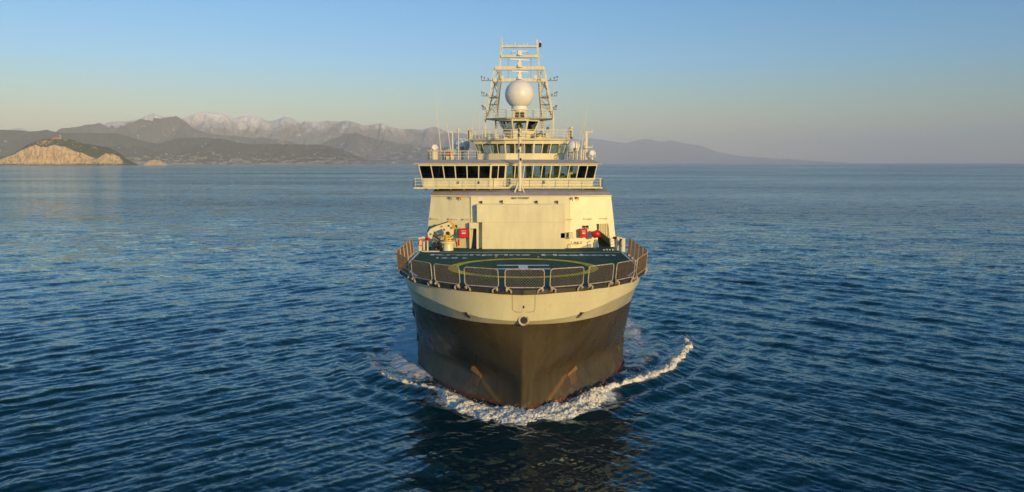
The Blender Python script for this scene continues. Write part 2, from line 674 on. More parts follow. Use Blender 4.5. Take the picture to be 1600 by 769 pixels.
# ------------------------------------------------------------------ land beyond the sea
def hill_range(name, pts, D, depth, mat, cols=420, rows=90, rough=0.35, cell=1500.0, seed=1, cliff=None, base_px=None, ridge_noise=0.03, power=1.0):
    """pts: (sideways tangent * 1242 + 800, elevation line) read as bearings; built at its real distance D"""
    xs = np.array([p[0] for p in pts], float)
    ys = np.array([p[1] for p in pts], float)
    F, pit = 1242.0, math.atan(130 / 1242.0)
    px = np.linspace(xs[0], xs[-1], cols)
    py = np.interp(px, xs, ys)
    ang = pit + np.arctan((py - 384.5) / F)
    hz = CAM_H - D * np.tan(ang)
    hz = np.maximum(hz, 0)
    t = (px - 800) / F / math.cos(pit)
    R = np.linspace(-1, 1, rows)
    T, RR = np.meshgrid(t, R)
    Yw = D + RR * depth
    Xw = T * Yw
    H = np.broadcast_to(hz, T.shape)
    q = np.abs(RR)
    if cliff is None:
        env = (1 - q) ** power
    else:
        cp, w = cliff
        c0 = np.interp(px, [a for a, b in cp], [b for a, b in cp])[None, :] * np.ones(T.shape)
        q = np.clip(q + 0.05 * (fbm(Xw / 38.0, Yw / 38.0, 4, seed + 3, 0.6) - 0.5) * (q > 0.5) * (q < 0.99), 0, 1)
        k1, k2 = 1 - w, 1 - w * 0.25
        front = np.where(q < k1, 1 - (1 - c0) * (q / k1) ** 1.3, np.where(q < k2, c0 * (1 - 0.85 * (q - k1) / (k2 - k1)), 0.15 * c0 * (1 - q) / (1 - k2)))
        back = (1 - q) ** 0.8
        CLIFFED = True
        env = np.where(RR < 0, front, back)
    n = fbm(Xw / cell, Yw / cell * 0.45, 6, seed, 0.52, True)
    n2 = fbm(Xw / cell * 3, Yw / cell * 3, 4, seed + 7)
    mid = np.minimum(1, (1 - q) * 4) * np.minimum(1, q * 5 + ridge_noise * 2)
    Z = H * env * (1 + rough * (n - 0.62) * 2 * mid) + H * ridge_noise * (n2 - 0.5) * 2
    Z = np.minimum(Z, H * (1.0 - 0.10 * q) + H * ridge_noise * (n2 - 0.5) * 2)
    Z = np.where(q > 0.995, -3.0, Z)
    Z = Z - 3.0 * (H < 4)
    o = grid_mesh(name, Xw, Yw, Z, mat)
    o['kind'] = 'structure'
    return lambda px_, r: (float((px_ - 800) / F / math.cos(pit) * (D + r * depth)), D + r * depth,
                           float(Z[int(np.clip((r + 1) / 2 * (rows - 1), 0, rows - 1)), int(np.clip((px_ - xs[0]) / (xs[-1] - xs[0]) * (cols - 1), 0, cols - 1))]))


def land_material(name, low, high, tan, tan_amt, scale, snow=None, slope_rock=None):
    N = Nodes(name, 0.95, 0, low, 0.1)
    v = N.coord()
    f = N.noise(v, 1.0 / scale, 7, 0.65)
    g = N.noise(v, 4.0 / scale, 6, 0.7)
    c = N.mix(N.rng(f, 0.35, 0.65), low, high)
    sep = N.n('ShaderNodeSeparateXYZ')
    N.l(v, sep.inputs[0])
    z = sep.outputs['Z']
    if tan:
        lowz = N.rng(z, 0, tan_amt[1], 1.0, 0.0)
        m = N.math('ADD', g, N.math('MULTIPLY', lowz, tan_amt[0]))
        c = N.mix(N.rng(m, 0.66, 0.74), c, tan)
    geo = N.n('ShaderNodeNewGeometry')
    s2 = N.n('ShaderNodeSeparateXYZ')
    N.l(geo.outputs['True Normal'], s2.inputs[0])
    if slope_rock:
        m = N.math('ADD', s2.outputs['Z'], N.math('MULTIPLY', N.math('SUBTRACT', g, 0.5), 0.5))
        rk = N.mix(N.rng(N.noise(N.coord((1, 1, 0.35)), 9.0 / scale, 7, 0.75), 0.36, 0.56), tuple(x * 0.30 for x in slope_rock), slope_rock)
        st = N.noise(N.coord((0.12, 0.12, 1.6)), 10.0 / scale, 4, 0.7)
        rk = N.mix(N.rng(st, 0.55, 0.62, 0, 0.45), rk, tuple(x * 0.4 for x in slope_rock))
        rk = N.mix(N.rng(N.math('ADD', z, N.math('MULTIPLY', g, 14.0)), 10, 24, 0.85, 0), rk, (0.09, 0.06, 0.035))
        c = N.mix(N.rng(m, 0.50, 0.62), rk, c)
    if snow:
        zz = N.math('ADD', z, N.math('MULTIPLY', N.math('SUBTRACT', f, 0.5), snow[1] * 1.6))
        zz = N.math('ADD', zz, N.math('MULTIPLY', N.math('SUBTRACT', g, 0.5), snow[1] * 0.9))
        c = N.mix(N.rng(zz, snow[0] - snow[1] / 2, snow[0] + snow[1] / 2), c, (0.95, 0.90, 0.86))
    N.color(c)
    return N.m


M_FAR = land_material('far_slopes', (0.10, 0.10, 0.09), (0.14, 0.13, 0.11), None, None, 2500)
M_SNOW = land_material('snowy_peaks', (0.14, 0.12, 0.11), (0.30, 0.26, 0.23), (0.62, 0.52, 0.42), (0.12, 1500), 900, snow=(1050, 450))
M_MID = land_material('wooded_mountain', (0.07, 0.07, 0.06), (0.15, 0.14, 0.11), (0.62, 0.50, 0.40), (0.13, 1300), 800, snow=(1500, 200))
M_HILL = land_material('coastal_scrub', (0.030, 0.038, 0.018), (0.065, 0.068, 0.035), (0.46, 0.32, 0.19), (0.22, 260), 480)
M_ROCK = land_material('bare_rock', (0.55, 0.38, 0.19), (0.75, 0.52, 0.26), None, None, 60)
M_ISLE = land_material('island_scrub', (0.035, 0.052, 0.012), (0.075, 0.085, 0.022), None, None, 160, slope_rock=(0.80, 0.55, 0.27))

hill_range('far_mountains', [(660, 240), (760, 228), (850, 216), (880, 214), (905, 219), (920, 216), (940, 218), (960, 222), (975, 223), (990, 220), (1005, 217), (1015, 219), (1030, 222), (1045, 219), (1060, 223), (1090, 227), (1105, 232), (1120, 238), (1150, 243), (1200, 247), (1260, 251), (1320, 254)],
           48000, 6000, M_FAR, cols=300, rows=40, cell=5000, seed=31, rough=0.5)
hill_range('snow_mountains', [(150, 200), (180, 190), (215, 190), (240, 182), (250, 178.5), (262, 183), (280, 189), (300, 185), (312, 180.5), (322, 177.5), (331, 176), (342, 178), (356, 179), (366, 183), (374, 186), (383, 182), (395, 181), (412, 181), (420, 185), (428, 188), (436, 185), (452, 183), (462, 185), (470, 189), (482, 191), (498, 194), (508, 192), (520, 190), (533, 191), (545, 190), (556, 193), (572, 197), (586, 196), (596, 194), (604, 195), (612, 199), (625, 202), (645, 203), (662, 203), (672, 199), (682, 197), (692, 201), (705, 206), (740, 209), (790, 212), (850, 220), (900, 235), (930, 254)],
           22500, 4300, M_SNOW, cols=1000, rows=170, cell=1150, seed=3, rough=0.85, ridge_noise=0.03)
hill_range('snow_mountains', [(25, 204), (34, 199), (42, 197), (55, 201), (70, 203), (82, 201), (96, 203), (108, 206)],
           26000, 2600, M_SNOW, cols=120, rows=40, cell=1700, seed=6, rough=0.4)
hill_range('mountains', [(60, 210), (100, 205), (130, 201), (142, 198), (155, 196), (160, 194), (172, 193), (182, 196), (192, 196), (204, 194), (215, 191), (226, 186), (232, 184.5), (243, 186), (258, 187), (270, 185.5), (285, 183.5), (296, 190), (306, 199), (318, 206), (345, 212), (380, 214), (420, 216), (455, 221), (480, 230), (500, 229), (512, 222), (524, 217), (536, 213), (545, 209), (556, 208), (568, 212), (578, 215), (600, 220), (625, 223), (650, 228), (690, 233), (720, 240), (760, 243), (820, 247), (880, 250), (920, 252)],
           17500, 3300, M_MID, cols=900, rows=150, cell=900, seed=12, rough=0.9, ridge_noise=0.045)
coast = hill_range('coastal_hills', [(-60, 200), (-20, 203), (0, 203), (40, 203.5), (58, 206), (72, 205), (84, 203), (95, 206), (110, 209), (135, 209), (165, 208), (195, 209), (212, 214), (228, 218), (240, 222), (256, 224), (268, 220), (280, 217), (300, 215.5), (325, 213), (345, 216), (362, 219), (378, 223), (400, 226), (425, 225), (450, 225.5), (475, 226), (500, 226), (515, 228), (530, 232), (545, 237), (560, 243), (572, 248), (580, 251), (590, 254)],
                  13000, 1900, M_HILL, cols=1000, rows=150, cell=620, seed=22, rough=0.8, ridge_noise=0.015, power=0.8)
isle = hill_range('island', [(-60, 246), (-30, 247), (0, 247), (10, 245.5), (18, 244.5), (30, 240), (42, 233), (50, 228), (57, 224), (66, 221), (76, 218), (88, 217), (104, 216.5), (116, 217), (126, 220), (138, 224), (150, 226), (162, 228), (176, 230), (186, 234), (194, 239), (201, 245), (208, 250), (216, 254), (222, 257)],
                  6600, 280, M_ISLE, cols=700, rows=200, cell=120, seed=44, rough=0.22, cliff=([(0, 0.9), (40, 0.85), (52, 0.86), (66, 0.80), (80, 0.74), (96, 0.72), (108, 0.66), (122, 0.60), (136, 0.52), (146, 0.42), (156, 0.36), (161, 0.34), (166, 0.50), (172, 0.62), (184, 0.72), (196, 0.66), (206, 0.4), (216, 0.3)], 0.14), ridge_noise=0.02)
hill_range('rock_islet', [(229, 257), (233, 254), (238, 251.5), (243, 250), (249, 249.5), (255, 249.5), (259, 252), (264, 254.5), (269, 257)],
           6900, 55, M_ROCK, cols=90, rows=40, cell=60, seed=48, rough=0.6, cliff=([(220, 0.8), (270, 0.8)], 0.4), ridge_noise=0.08)

# ------------------------------------------------------------------ the ship
ORG = (SHIP_X, 100.0, 0.0)
M_WHITE = worn('white_paint', (0.78, 0.73, 0.49), 0.38, 0.09, 0.8)
def seams(m, bw, rh, dark=0.90):
    t = m.node_tree
    b = t.nodes['Principled BSDF']
    src = b.inputs['Base Color'].links[0].from_socket
    tc = t.nodes.new('ShaderNodeTexCoord')
    sp = t.nodes.new('ShaderNodeSeparateXYZ')
    ad = t.nodes.new('ShaderNodeMath')
    cb = t.nodes.new('ShaderNodeCombineXYZ')
    br = t.nodes.new('ShaderNodeTexBrick')
    for k, v in (('Color1', 1), ('Color2', 0.965), ('Mortar', dark)):
        br.inputs[k].default_value = (v, v, v * 0.99, 1)
    br.inputs['Scale'].default_value = 1
    br.inputs['Mortar Size'].default_value = 0.014
    br.inputs['Brick Width'].default_value = bw
    br.inputs['Row Height'].default_value = rh
    t.links.new(tc.outputs['Object'], sp.inputs[0])
    t.links.new(sp.outputs['X'], ad.inputs[0])
    t.links.new(sp.outputs['Y'], ad.inputs[1])
    t.links.new(ad.outputs[0], cb.inputs[0])
    t.links.new(sp.outputs['Z'], cb.inputs[1])
    t.links.new(cb.outputs[0], br.inputs['Vector'])
    # thin rusty weeps running down from seams and fittings
    mp = t.nodes.new('ShaderNodeMapping')
    mp.inputs['Scale'].default_value = (5.5, 5.5, 0.22)
    t.links.new(tc.outputs['Object'], mp.inputs[0])
    wn_ = t.nodes.new('ShaderNodeTexNoise')
    wn_.inputs['Scale'].default_value = 1.0
    wn_.inputs['Detail'].default_value = 5
    t.links.new(mp.outputs[0], wn_.inputs['Vector'])
    mr = t.nodes.new('ShaderNodeMapRange')
    for i, v in enumerate((0.62, 0.76, 0.0, 0.38)):
        mr.inputs[i + 1].default_value = v
    t.links.new(wn_.outputs['Fac'], mr.inputs[0])
    wm = t.nodes.new('ShaderNodeMix')
    wm.data_type = 'RGBA'
    wm.inputs[7].default_value = (0.46, 0.33, 0.17, 1)
    t.links.new(mr.outputs[0], wm.inputs[0])
    t.links.new(src, wm.inputs[6])
    src = wm.outputs[2]
    mx = t.nodes.new('ShaderNodeMix')
    mx.data_type = 'RGBA'
    mx.blend_type = 'MULTIPLY'
    mx.inputs[0].default_value = 1
    t.links.new(src, mx.inputs[6])
    t.links.new(br.outputs['Color'], mx.inputs[7])
    t.links.new(mx.outputs[2], b.inputs['Base Color'])
    # gently buckled plating between the frames
    nz = t.nodes.new('ShaderNodeTexNoise')
    nz.inputs['Scale'].default_value = 0.9
    nz.inputs['Detail'].default_value = 2
    t.links.new(tc.outputs['Object'], nz.inputs['Vector'])
    bp = t.nodes.new('ShaderNodeBump')
    bp.inputs['Strength'].default_value = 0.35
    bp.inputs['Distance'].default_value = 0.06
    t.links.new(nz.outputs['Fac'], bp.inputs['Height'])
    t.links.new(bp.outputs[0], b.inputs['Normal'])


seams(M_WHITE, 2.9, 1.45)
M_WHITE_HULL = worn('white_hull_paint', (0.76, 0.72, 0.48), 0.24, 0.07, 0.5, spec=0.9)
seams(M_WHITE_HULL, 6.0, 1.3, 0.93)
M_TRIM = worn('white_fittings', (0.74, 0.68, 0.49), 0.45, 0.15, 3.0, rust=0.15)
M_ROOF = worn('grey_deck_paint', (0.34, 0.32, 0.34), 0.75, 0.12, 1.2, False)
M_RIM = worn('dark_deck_rim', (0.045, 0.042, 0.038), 0.6, 0.3, 2.0, rust=0.3)
M_STEEL = worn('rusty_steel_tube', (0.55, 0.46, 0.32), 0.5, 0.3, 4.0, rust=0.6)
M_NET = worn('brown_safety_net', (0.26, 0.18, 0.09), 0.8, 0.4, 6.0, rust=0.8)
M_BLACK = worn('black_fittings', (0.02, 0.02, 0.022), 0.5, 0.2, 3)
M_RED = worn('red_paint', (0.62, 0.018, 0.012), 0.35, 0.12, 2)
M_ORANGE = worn('orange_lifebuoy', (0.75, 0.14, 0.02), 0.5, 0.1, 3)
M_YELLOW = worn('yellow_paint', (0.72, 0.45, 0.02), 0.45, 0.2, 2)
M_MARK_Y = worn('yellow_deck_paint', (0.95, 0.64, 0.02), 0.7, 0.35, 1.5, False)
M_MARK_W = worn('white_deck_paint', (0.85, 0.86, 0.88), 0.7, 0.15, 1.5, False)
M_BROWN = worn('brown_lettering', (0.16, 0.11, 0.05), 0.6, 0.1, 3)
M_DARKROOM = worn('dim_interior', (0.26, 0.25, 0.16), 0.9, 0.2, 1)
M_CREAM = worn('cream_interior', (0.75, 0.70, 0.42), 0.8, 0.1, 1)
M_DOME = worn('radome_white', (0.80, 0.78, 0.74), 0.35, 0.04, 1.0)
M_GREY = worn('grey_equipment', (0.22, 0.23, 0.25), 0.5, 0.2, 2)


def deck_material():
    N = Nodes('green_deck_paint', 0.9, 0, (0.02, 0.06, 0.05), 0.15)
    f = N.noise(N.coord((1, 0.5, 1)), 0.9, 6, 0.65)
    g = N.noise(N.coord(), 7, 5, 0.7)
    c = N.ramp(f, [(0.3, (0.022, 0.070, 0.048)), (0.6, (0.042, 0.110, 0.072)), (0.8, (0.07, 0.135, 0.09))])
    c = N.mix(N.rng(g, 0.6, 0.75, 0, 0.35), c, (0.09, 0.085, 0.06))
    N.color(c)
    N.bump(g, 0.4, 0.02)
    return N.m


M_DECK = deck_material()


def glass_material(name, tint, gl=0.9):
    m = bpy.data.materials.new(name)
    m.use_nodes = True
    t = m.node_tree
    t.nodes.clear()
    out = t.nodes.new('ShaderNodeOutputMaterial')
    mx = t.nodes.new('ShaderNodeMixShader')
    tr = t.nodes.new('ShaderNodeBsdfTransparent')
    tr.inputs[0].default_value = (*tint, 1)
    gs = t.nodes.new('ShaderNodeBsdfGlossy')
    gs.inputs['Color'].default_value = (gl, gl, gl, 1)
    gs.inputs['Roughness'].default_value = 0.02
    fr = t.nodes.new('ShaderNodeFresnel')
    fr.inputs[0].default_value = 1.5
    t.links.new(fr.outputs[0], mx.inputs[0])
    t.links.new(tr.outputs[0], mx.inputs[1])
    t.links.new(gs.outputs[0], mx.inputs[2])
    t.links.new(mx.outputs[0], out.inputs['Surface'])
    return m


M_GLASS = glass_material('tinted_glass', (0.82, 0.88, 0.80))
M_GLASS_D = glass_material('dark_tinted_glass', (0.10, 0.13, 0.15))


def hull_material():
    N = Nodes('charcoal_hull_paint', 0.33, 0, (0.1, 0.1, 0.08), 0.25)
    v = N.coord((1, 1, 0.10))
    f = N.noise(v, 0.9, 6, 0.62)
    base = N.mix(N.rng(f, 0.3, 0.7), (0.052, 0.043, 0.026), (0.090, 0.073, 0.041))
    # fine vertical run-off streaks
    s = N.noise(N.coord((3.2, 3.2, 0.12)), 1.0, 5, 0.7)
    base = N.mix(N.rng(s, 0.58, 0.72, 0, 0.35), base, (0.20, 0.16, 0.10))
    s3 = N.noise(N.coord((4.5, 4.5, 0.15)), 1.0, 4, 0.7)
    base = N.mix(N.rng(s3, 0.60, 0.72, 0, 0.45), base, (0.05, 0.046, 0.04))
    sep = N.n('ShaderNodeSeparateXYZ')
    N.l(N.coord(), sep.inputs[0])
    z = sep.outputs['Z']
    # salt and scuffs low on the plating, swept back by the water
    sc = N.noise(N.coord((0.9, 0.35, 0.7)), 1.4, 8, 0.75)
    low = N.rng(z, 0.5, 2.6, 1.0, 0.0)
    m = N.math('ADD', sc, N.math('MULTIPLY', low, 0.30))
    base = N.mix(N.rng(m, 0.76, 1.0, 0, 0.5), base, (0.24, 0.20, 0.155))
    # rust run down from the anchor pockets
    y = sep.outputs['Y']
    ax = N.math('ABSOLUTE', sep.outputs['X'])
    cx = N.math('ADD', N.math('MULTIPLY', z, 1.03), 1.80)
    dd = N.math('ABSOLUTE', N.math('SUBTRACT', ax, cx))
    wid = N.rng(N.noise(N.coord((1.5, 1.5, 0.5)), 2.0, 4, 0.7), 0.3, 0.7, 0.10, 0.42)
    rm = N.math('MULTIPLY', N.rng(N.math('SUBTRACT', dd, wid), -0.2, 0.12, 1.0, 0.0), N.rng(z, 2.0, 1.85, 0, 1))
    rm = N.math('MULTIPLY', rm, N.math('LESS_THAN', y, -20.0))
    base = N.mix(N.math('MULTIPLY', rm, 0.6), base, (0.24, 0.13, 0.03))
    # plate seams
    br = N.n('ShaderNodeTexBrick')
    br.inputs['Color1'].default_value = (1, 1, 1, 1)
    br.inputs['Color2'].default_value = (0.93, 0.93, 0.93, 1)
    br.inputs['Mortar'].default_value = (0.70, 0.70, 0.70, 1)
    br.inputs['Scale'].default_value = 1.0
    br.inputs['Mortar Size'].default_value = 0.012
    br.inputs['Brick Width'].default_value = 7.0
    br.inputs['Row Height'].default_value = 2.3
    cb = N.n('ShaderNodeCombineXYZ')
    N.l(N.math('ADD', sep.outputs['X'], y), cb.inputs[0])
    N.l(z, cb.inputs[1])
    N.l(cb.outputs[0], br.inputs['Vector'])
    base = N.mix(1.0, base, br.outputs['Color'], 'MULTIPLY')
    N.color(base)
    N.l(N.rng(N.math('ADD', m, N.math('MULTIPLY', s, 0.3)), 0.5, 1.05, 0.20, 0.6), N.b.inputs['Roughness'])
    d = N.noise(N.coord((0.5, 0.5, 0.5)), 0.8, 3, 0.5)
    N.bump(d, 0.25, 0.12)
    return N.m


M_HULL = hull_material()
M_BOOT = worn('red_boot_paint', (0.16, 0.045, 0.025), 0.6, 0.4, 1.5, rust=0.6)

ship = empty('research_ship', ORG, 'large ice going research ship with charcoal and white hull and a helideck over its bow', 'ship')


def part(mb, name, mats, parent=None, smooth=False, angle=None):
    return mb.build(name, mats, parent or ship, smooth, (0, 100.0, 0), angle)


def parts(mb, name, mats, parent=None, smooth=False, angle=None, per=1):
    """every shape (or every `per` shapes) in the collector becomes a part of its own"""
    ps = mb.pieces()
    for i in range(0, len(ps), per):
        m = MB()
        for p in ps[i:i + per]:
            m.add(p.v, p.f)
        part(m, name, mats, parent, smooth, angle)


def at(px, py, Y):
    """bearing and elevation read off the photograph, on the upright plane at distance Y (ship coordinates)"""
    a = math.radians(5.975) + math.atan((py - 384.5) / 1242.0)
    z = CAM_H - Y * math.tan(a)
    d = Y * math.cos(math.radians(5.975)) + (CAM_H - z) * math.sin(math.radians(5.975))
    return ((px - 800) / 1242.0 * d - SHIP_X, Y, z)


# ---- hull
U = np.array([0, .06, .14, .22, .32, .42, .52, .65, .8, 1.0])
C0 = (np.array([62.6, 63.35, 64.65, 66.2, 68.3, 72.6, 79.4, 90, 110, 152]), np.array([0.12, 0.86, 2.32, 4.0, 5.85, 8.3, 10.45, 11.1, 11.1, 10.5]))
C3 = (np.array([62.1, 63.15, 64.75, 66.6, 69.3, 73.3, 79.3, 90, 110, 152]), np.array([0.12, 0.82, 1.95, 3.4, 5.4, 8.0, 10.35, 11.2, 11.2, 10.8]))
C7 = (np.array([61.3, 61.45, 62.0, 63.1, 65.2, 68.6, 74, 88, 110, 152]), np.array([0.12, 1.4, 3.1, 4.7, 6.6, 8.6, 10.4, 11.35, 11.35, 11]))
C10 = (np.array([60.1, 60.2, 60.75, 61.7, 63.6, 67.0, 73.5, 88, 110, 152]), np.array([0.12, 1.6, 3.6, 5.25, 7.25, 9.7, 11.0, 11.4, 11.4, 11.2]))
ZK = np.array([7.75, 7.8, 7.95, 8.25, 8.75, 9.35, 9.9, 10.0, 10.0, 10.0])


def hermite(xs, ys, x):
    m = np.gradient(ys, xs)
    i = np.clip(np.searchsorted(xs, x) - 1, 0, len(xs) - 2)
    h = xs[i + 1] - xs[i]
    t = (x - xs[i]) / h
    return ((2 * t ** 3 - 3 * t ** 2 + 1) * ys[i] + (t ** 3 - 2 * t ** 2 + t) * h * m[i]
            + (-2 * t ** 3 + 3 * t ** 2) * ys[i + 1] + (t ** 3 - t ** 2) * h * m[i + 1])


def hull_at(u, z):
    """half breadth and distance of the plating at girth parameter u and height z"""
    u = np.asarray(u, float)
    a = (hermite(U, C0[0], u), hermite(U, C0[1], u))
    b = (hermite(U, C7[0], u), hermite(U, C7[1], u))
    c = (hermite(U, C10[0], u), hermite(U, C10[1], u))
    zk = np.interp(u, U, ZK)
    if z <= 7.4:
        d = (hermite(U, C3[0], u), hermite(U, C3[1], u))
        if z <= 0:
            k = z / 2.4
            return np.maximum(a[1] * (1 + 0.04 * z), 0.12), a[0] - 0.3 * k * 0
        out = []
        for i in (1, 0):
            p, q_, r = a[i], d[i], b[i]
            if z >= 2.4:
                out.append(q_ + (r - q_) * ((z - 2.4) / 5.0) ** 0.9)
            else:
                k = z / 2.4
                out.append(p + (q_ - p) * (k * (1.35 - 0.35 * k)))
        return np.maximum(out[0], 0.12), out[1]
    f = (z - 7.4) / 2.6
    fk = (zk - 7.4) / 2.6
    gk = np.minimum(1.0, fk + 0.28 * np.minimum(1, (1 - fk) * 2.0))
    g = np.where(f <= fk, f / np.maximum(fk, 1e-3) * gk, gk + (f - fk) / np.maximum(1 - fk, 1e-3) * (1 - gk))
    return b[1] + (c[1] - b[1]) * g, b[0] + (c[0] - b[0]) * g


def hull_point(side, u, z):
    B, Y = hull_at(np.array([u]), z)
    return Vector((side * float(B[0]), float(Y[0]), z))


def hull_frame(side, u, z):
    p = hull_point(side, u, z)
    du = (hull_point(side, u + 0.004, z) - p).normalized()
    dz = (hull_point(side, u, z + 0.05) - p).normalized()
    n = du.cross(dz).normalized()
    if n.y > 0 and abs(n.y) > abs(n.x):
        n = -n
    if n.x * side < 0:
        n = -n
    return p, du, dz, n


us = np.concatenate([np.linspace(0, 0.5, 64), np.linspace(0.52, 1.0, 14)])
hull = MB()
zk = np.interp(us, U, ZK)


def hull_rows(rows, mi):
    """rows: list of functions u-array -> z-array; starboard, stem strip and port in one strip"""
    rings = []
    for zf in rows:
        zz = zf
        pts = []
        for u, z in zip(us, zz):
            B, Y = hull_at(np.array([u]), float(z))
            pts.append((float(B[0]), float(Y[0]), float(z)))
        port = [(-x, y, z) for x, y, z in reversed(pts)]
        rings.append(port + pts)
    hull.cur = mi
    hull.rings(rings, False, False, closed=False)


one = np.ones(len(us))
hull_rows([one * z for z in (-3.0, -1.5, -0.5, 0.0, 0.22)], 2)
hull_rows([one * z for z in (0.22, 0.6, 1.2, 1.8, 2.4, 3, 3.6, 4.2, 4.8, 5.4, 6, 6.6, 7.0, 7.4)], 1)
hull_rows([7.4 + (zk - 7.4) * k / 4 for k in range(5)], 0)
hull_rows([zk + (10.12 - zk) * k / 3 for k in range(4)], 0)
hull.cur = 1
hull.add([(-11, 152, 10.1), (11, 152, 10.1), (10.5, 152, -3), (-10.5, 152, -3)], [(0, 1, 2, 3)])
hull_o = part(hull, 'hull', [M_WHITE_HULL, M_HULL, M_BOOT], smooth=True)


def patch_on_hull(side, u, z, w, h, depth, mb, tilt=0.0, proud=0.02):
    """a small plate lying on the plating"""
    p, du, dz, n = hull_frame(side, u, z)
    a = du * math.cos(tilt) + dz * math.sin(tilt)
    b = n.cross(a).normalized()
    if b.z < 0:
        b = -b
    q = p + n * proud
    c = [q - a * w / 2 - b * h / 2, q + a * w / 2 - b * h / 2, q + a * w / 2 + b * h / 2, q - a * w / 2 + b * h / 2]
    mb.hexa([v - n * depth for v in c], c)
    return p, a, b, n


def ring_on_hull(side, u, z, r, tube, mb, sx=1.0, sy=1.0, proud=0.03):
    p, du, dz, n = hull_frame(side, u, z)
    pts = [p + n * proud + du * r * sx * math.cos(2 * math.pi * k / 20) + dz * r * sy * math.sin(2 * math.pi * k / 20) for k in range(20)]
    mb.tube(pts, tube, 6, closed=True)
    return p, du, dz, n


# mooring openings low on both bows, each a dark slot with a raised rim
for side, u, z in ((-1, 0.530, 5.45), (-1, 0.535, 2.3), (1, 0.480, 1.9), (1, 0.525, 2.3)):
    mb = MB()
    ring_on_hull(side, u, z, 0.34, 0.07, mb, 0.8, 1.5)
    rim = part(mb, 'mooring_opening', M_HULL, hull_o, True)
    mb = MB()
    patch_on_hull(side, u, z, 0.50, 0.95, 0.10, mb, 0, 0.015)
    part(mb, 'opening', M_BLACK, hull_o)
# freeing slots in the white band
for side, u in ((-1, 0.197), (1, 0.197)):
    for k in (-0.18, 0.24):
        mb = MB()
        patch_on_hull(side, u + k * 0.016, 7.98, 0.26, 0.72, 0.1, mb, 0, 0.02)
        part(mb, 'freeing_slot', M_BLACK if k < 0 else M_GREY, hull_o)
def stem_y(x, z):
    z = min(z, 10.1)
    uu = np.linspace(0, 0.14, 60)
    B, Y = hull_at(uu, z)
    return float(np.interp(abs(x), B, Y))


HY = stem_y(0, 7.85) - 0.02
# hawse pipe on the stem: rusty lip round a dark hole
mb = MB()
mb.lathe((0, HY, 7.85), [(0.46, 0.0), (0.42, -0.12), (0.34, -0.15), (0.27, -0.08), (0.24, 0.1)], 28, 'Y')
hawse = part(mb, 'hawse_pipe', worn('rust_stained_lip', (0.66, 0.58, 0.42), 0.5, 0.3, 3, rust=0.7), hull_o, True)
mb = MB()
mb.lathe((0, HY + 0.02, 7.85), [(0.27, -0.10), (0.33, -0.09)], 24, 'Y')
part(mb, 'hawse_hole', M_BLACK, hull_o)
# rounded square hatch on the stem: its seam reads as a fine dark line
def rrect(w, h, r, n=6):
    pts = []
    for cx, cy, a0 in ((w / 2 - r, h / 2 - r, 0), (-w / 2 + r, h / 2 - r, 90), (-w / 2 + r, -h / 2 + r, 180), (w / 2 - r, -h / 2 + r, 270)):
        for k in range(n + 1):
            a = math.radians(a0 + 90 * k / n)
            pts.append((cx + r * math.cos(a), cy + r * math.sin(a)))
    return pts


mb = MB()
pts = [(x, stem_y(x, z + 9.55) - 0.012, z + 9.55) for x, z in rrect(1.75, 2.05, 0.35)]
pts = [(x, y, min(z, 10.1)) for x, y, z in pts]
mb.tube(pts, 0.018, 4, closed=True)
part(mb, 'bow_hatch_seam', M_GREY, hull_o)
mb = MB()
mb.box(-0.06, 0.06, stem_y(0, 8.95) - 0.05, stem_y(0, 8.95) + 0.1, 8.86, 9.05)
part(mb, 'hatch_handle', M_BLACK, hull_o)

# anchor pockets: a hooded recess either side of the stem, rusty inside
for side, uz in ((-1, (0.240, 2.0)), (1, (0.257, 1.95))):
    u, z = uz
    p, du, dz, n = hull_frame(side, u, z)
    mb = MB()
    # hood: a wedge standing out of the plating, open below
    a, b = du, n.cross(du).normalized()
    if b.z < 0:
        b = -b
    w = 0.62
    top = [p + a * -w + b * 0.30, p + a * w + b * 0.62, p + a * w + b * 0.52 + n * 0.02, p + a * -w + b * 0.20 + n * 0.02]
    q0, q1 = p - a * w - b * 0.30, p + a * w + b * 0.10
    mb.hexa([q0 - n * 0.3, q1 - n * 0.3, q1 + n * 0.34, q0 + n * 0.10],
            [p - a * w + b * 0.02 - n * 0.3, p + a * w + b * 0.55 - n * 0.3, p + a * w + b * 0.42 + n * 0.30, p - a * w - b * 0.05 + n * 0.08])
    part(mb, 'anchor_hood', worn('rusted_plate', (0.22, 0.12, 0.04), 0.6, 0.3, 3, rust=0.4), hull_o)
    mb = MB()
    c = p - b * 0.62 + a * 0.12
    mb.hexa([c - a * .5 - b * .5 - n * .25, c + a * .5 - b * .35 - n * .25, c + a * .5 - b * .35 + n * .06, c - a * .5 - b * .5 + n * .045],
            [c - a * .5 + b * .32 - n * .25, c + a * .6 + b * .6 - n * .25, c + a * .6 + b * .6 + n * .06, c - a * .5 + b * .32 + n * .045])
    part(mb, 'anchor', worn('rusty_anchor', (0.13, 0.085, 0.045), 0.6, 0.4, 3, rust=0.9), hull_o)

